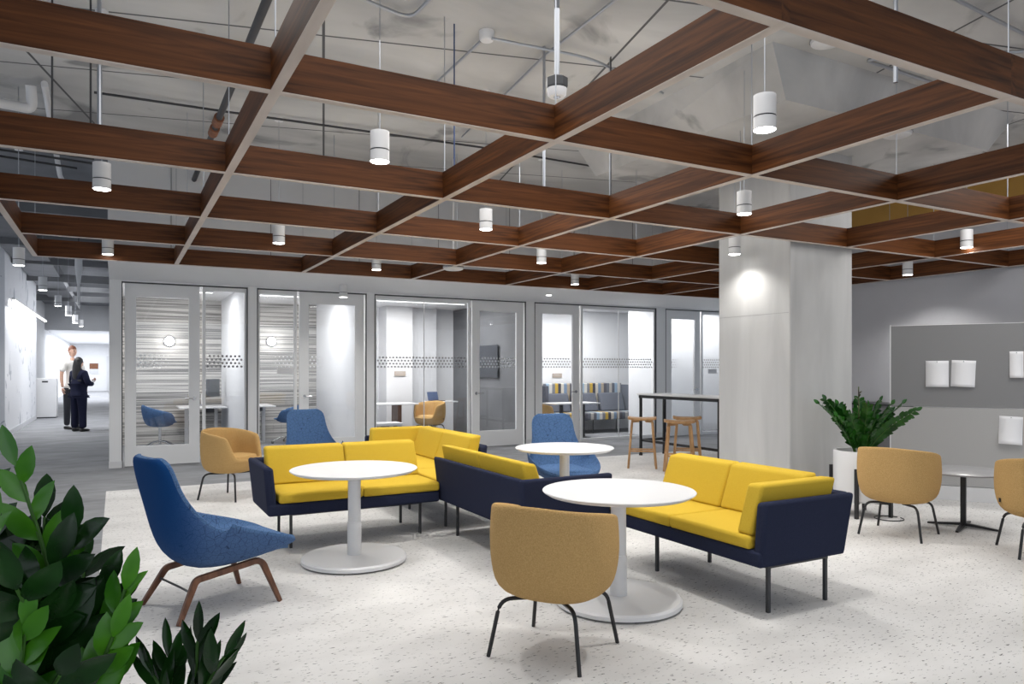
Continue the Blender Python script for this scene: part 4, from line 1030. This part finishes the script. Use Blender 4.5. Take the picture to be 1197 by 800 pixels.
# woman: dark trouser suit, arms folded, back three-quarter to camera. local +y = facing
W = thing('person', 'person with long black hair in a dark suit, arms folded, standing in the corridor', 'person', (-.76, 19.6, 0), face(.75, .66))
js = [((0, 0, .95), (.19, .14)), ((0, .0, 1.08), (.17, .13)), ((0, .0, 1.24), (.18, .13)), ((0, 0, 1.36), (.165, .10)), ((0, .0, 1.44), (.055, .05)), ((0, .01, 1.50), (.045, .045)),
      ((.18, 0, 1.36), (.075, .075)), ((.27, .02, 1.11), (.068, .068)), ((.12, .25, 1.10), (.055, .055)), ((-.04, .28, 1.15), (.045, .045)),
      ((-.18, 0, 1.36), (.075, .075)), ((-.27, .02, 1.11), (.068, .068)), ((-.12, .24, 1.14), (.055, .055)), ((.04, .27, 1.18), (.045, .045)),
      ((0, .0, .84), (.20, .15))]
bn = [(0, 1), (1, 2), (2, 3), (3, 4), (4, 5), (3, 6), (6, 7), (7, 8), (8, 9), (3, 10), (10, 11), (11, 12), (12, 13), (0, 14)]
skin('jacket', js, bn, M['suit'], W)
js = [((0, 0, .93), (.15, .12)), ((.10, 0, .80), (.12, .12)), ((.12, .0, .45), (.085, .09)), ((.13, .0, .07), (.08, .085)), ((-.10, 0, .80), (.12, .12)), ((-.12, .0, .45), (.085, .09)), ((-.13, .0, .07), (.08, .085))]
skin('trousers', js, [(0, 1), (1, 2), (2, 3), (0, 4), (4, 5), (5, 6)], M['suit'], W)
for s in (-1, 1):
    skin('shoe', [((s*.12, .0, .045), (.042, .042)), ((s*.12, -.07, .045), (.036, .04)), ((s*.12, .12, .035), (.042, .032)), ((s*.12, .18, .028), (.03, .024))], [(0, 1), (0, 2), (2, 3)], M['shoe'], W, 1)
    hand(W, (s*.045, .30, 1.165+.02*s), (s*1, .1, .25), M['skin'])
hd = head(W, 1.585, M['skin'], None)
b = B(); bmesh.ops.create_uvsphere(b, u_segments=28, v_segments=22, radius=1)
for v in b.verts:
    c = v.co.copy(); x, y, z = c.x*.095, c.y*.105-.018, c.z*.128+.018
    if c.y > .35 and c.z < .55: y = .04
    if c.z < -.1:
        z = .018-.5*(-c.z-.1)-.02; x = c.x*(.095+.06*min(1, (-c.z)*1.4)) if abs(c.x) > .01 else x
        if c.z < -.9: x = c.x*.5
        y = min(c.y, .1)*.09-.035-.05*(-c.z)
    v.co = Vector((x, y, z))
    v.co += Vector((noise.noise(c*6)*.008, noise.noise(c*5+Vector((3, 0, 0)))*.008, 0))
obj('hair', b, M['hairb'], hd, subs=1, ang=180)

N_ = thing('person', 'tall person in a white T-shirt and dark trousers, facing the one in a dark suit', 'person', (-.93, 20.5, 0), face(.55, -.6))
k = 1.12
def sc_(js): return [((a*k, b_*k, c*k), (r[0]*k, r[1]*k)) for (a, b_, c), r in js]
js = [((0, 0, 1.0), (.15, .11)), ((0, .0, 1.15), (.145, .105)), ((0, 0, 1.32), (.17, .115)), ((0, 0, 1.41), (.16, .09)), ((0, 0, 1.47), (.07, .06)), ((.20, 0, 1.40), (.07, .07)), ((.25, .0, 1.22), (.068, .068)), ((-.20, 0, 1.40), (.07, .07)), ((-.25, .0, 1.22), (.068, .068)), ((0, 0, .93), (.155, .115))]
skin('shirt', sc_(js), [(0, 1), (1, 2), (2, 3), (3, 4), (3, 5), (5, 6), (3, 7), (7, 8), (0, 9)], M['shirt'], N_)
js = [((0, 0, 1.38), (.06, .05)), ((0, .01, 1.56), (.052, .052)), ((.22, 0, 1.38), (.045, .045)), ((.26, .0, 1.13), (.042, .042)), ((.27, .05, .90), (.028, .028)), ((-.22, 0, 1.38), (.045, .045)), ((-.26, .0, 1.13), (.042, .042)), ((-.27, .05, .90), (.028, .028))]
skin('body', sc_(js), [(0, 1), (0, 2), (2, 3), (3, 4), (0, 5), (5, 6), (6, 7)], M['skin'], N_)
js = [((0, 0, .95), (.15, .11)), ((.10, 0, .84), (.10, .10)), ((.12, .0, .5), (.07, .075)), ((.13, .0, .08), (.055, .06)), ((-.10, 0, .84), (.10, .10)), ((-.12, .0, .5), (.07, .075)), ((-.13, .0, .08), (.055, .06))]
skin('trousers', sc_(js), [(0, 1), (1, 2), (2, 3), (0, 4), (4, 5), (5, 6)], M['trouser'], N_)
for s in (-1, 1):
    skin('shoe', [((s*.145, .0, .05), (.048, .045)), ((s*.145, -.08, .05), (.038, .042)), ((s*.145, .14, .038), (.045, .034)), ((s*.145, .20, .03), (.03, .025))], [(0, 1), (0, 2), (2, 3)], M['shoe'], N_, 1)
    hand(N_, (s*.27*k, .05*k, .895*k), (0, .12, -1), M['skin'])
hd = head(N_, 1.665*k, M['skin'], None, 1.08)
b = B(); bmesh.ops.create_uvsphere(b, u_segments=24, v_segments=16, radius=1)
for v in b.verts:
    c = v.co.copy(); zz = max(c.z, -.2 if c.y < 0 else .35)
    v.co = Vector((c.x*.088, c.y*.106-.008, zz*.135+.022))+Vector((0, 0, noise.noise(c*4)*.01))
obj('hair', b, M['hairr'], hd, subs=1, ang=180)
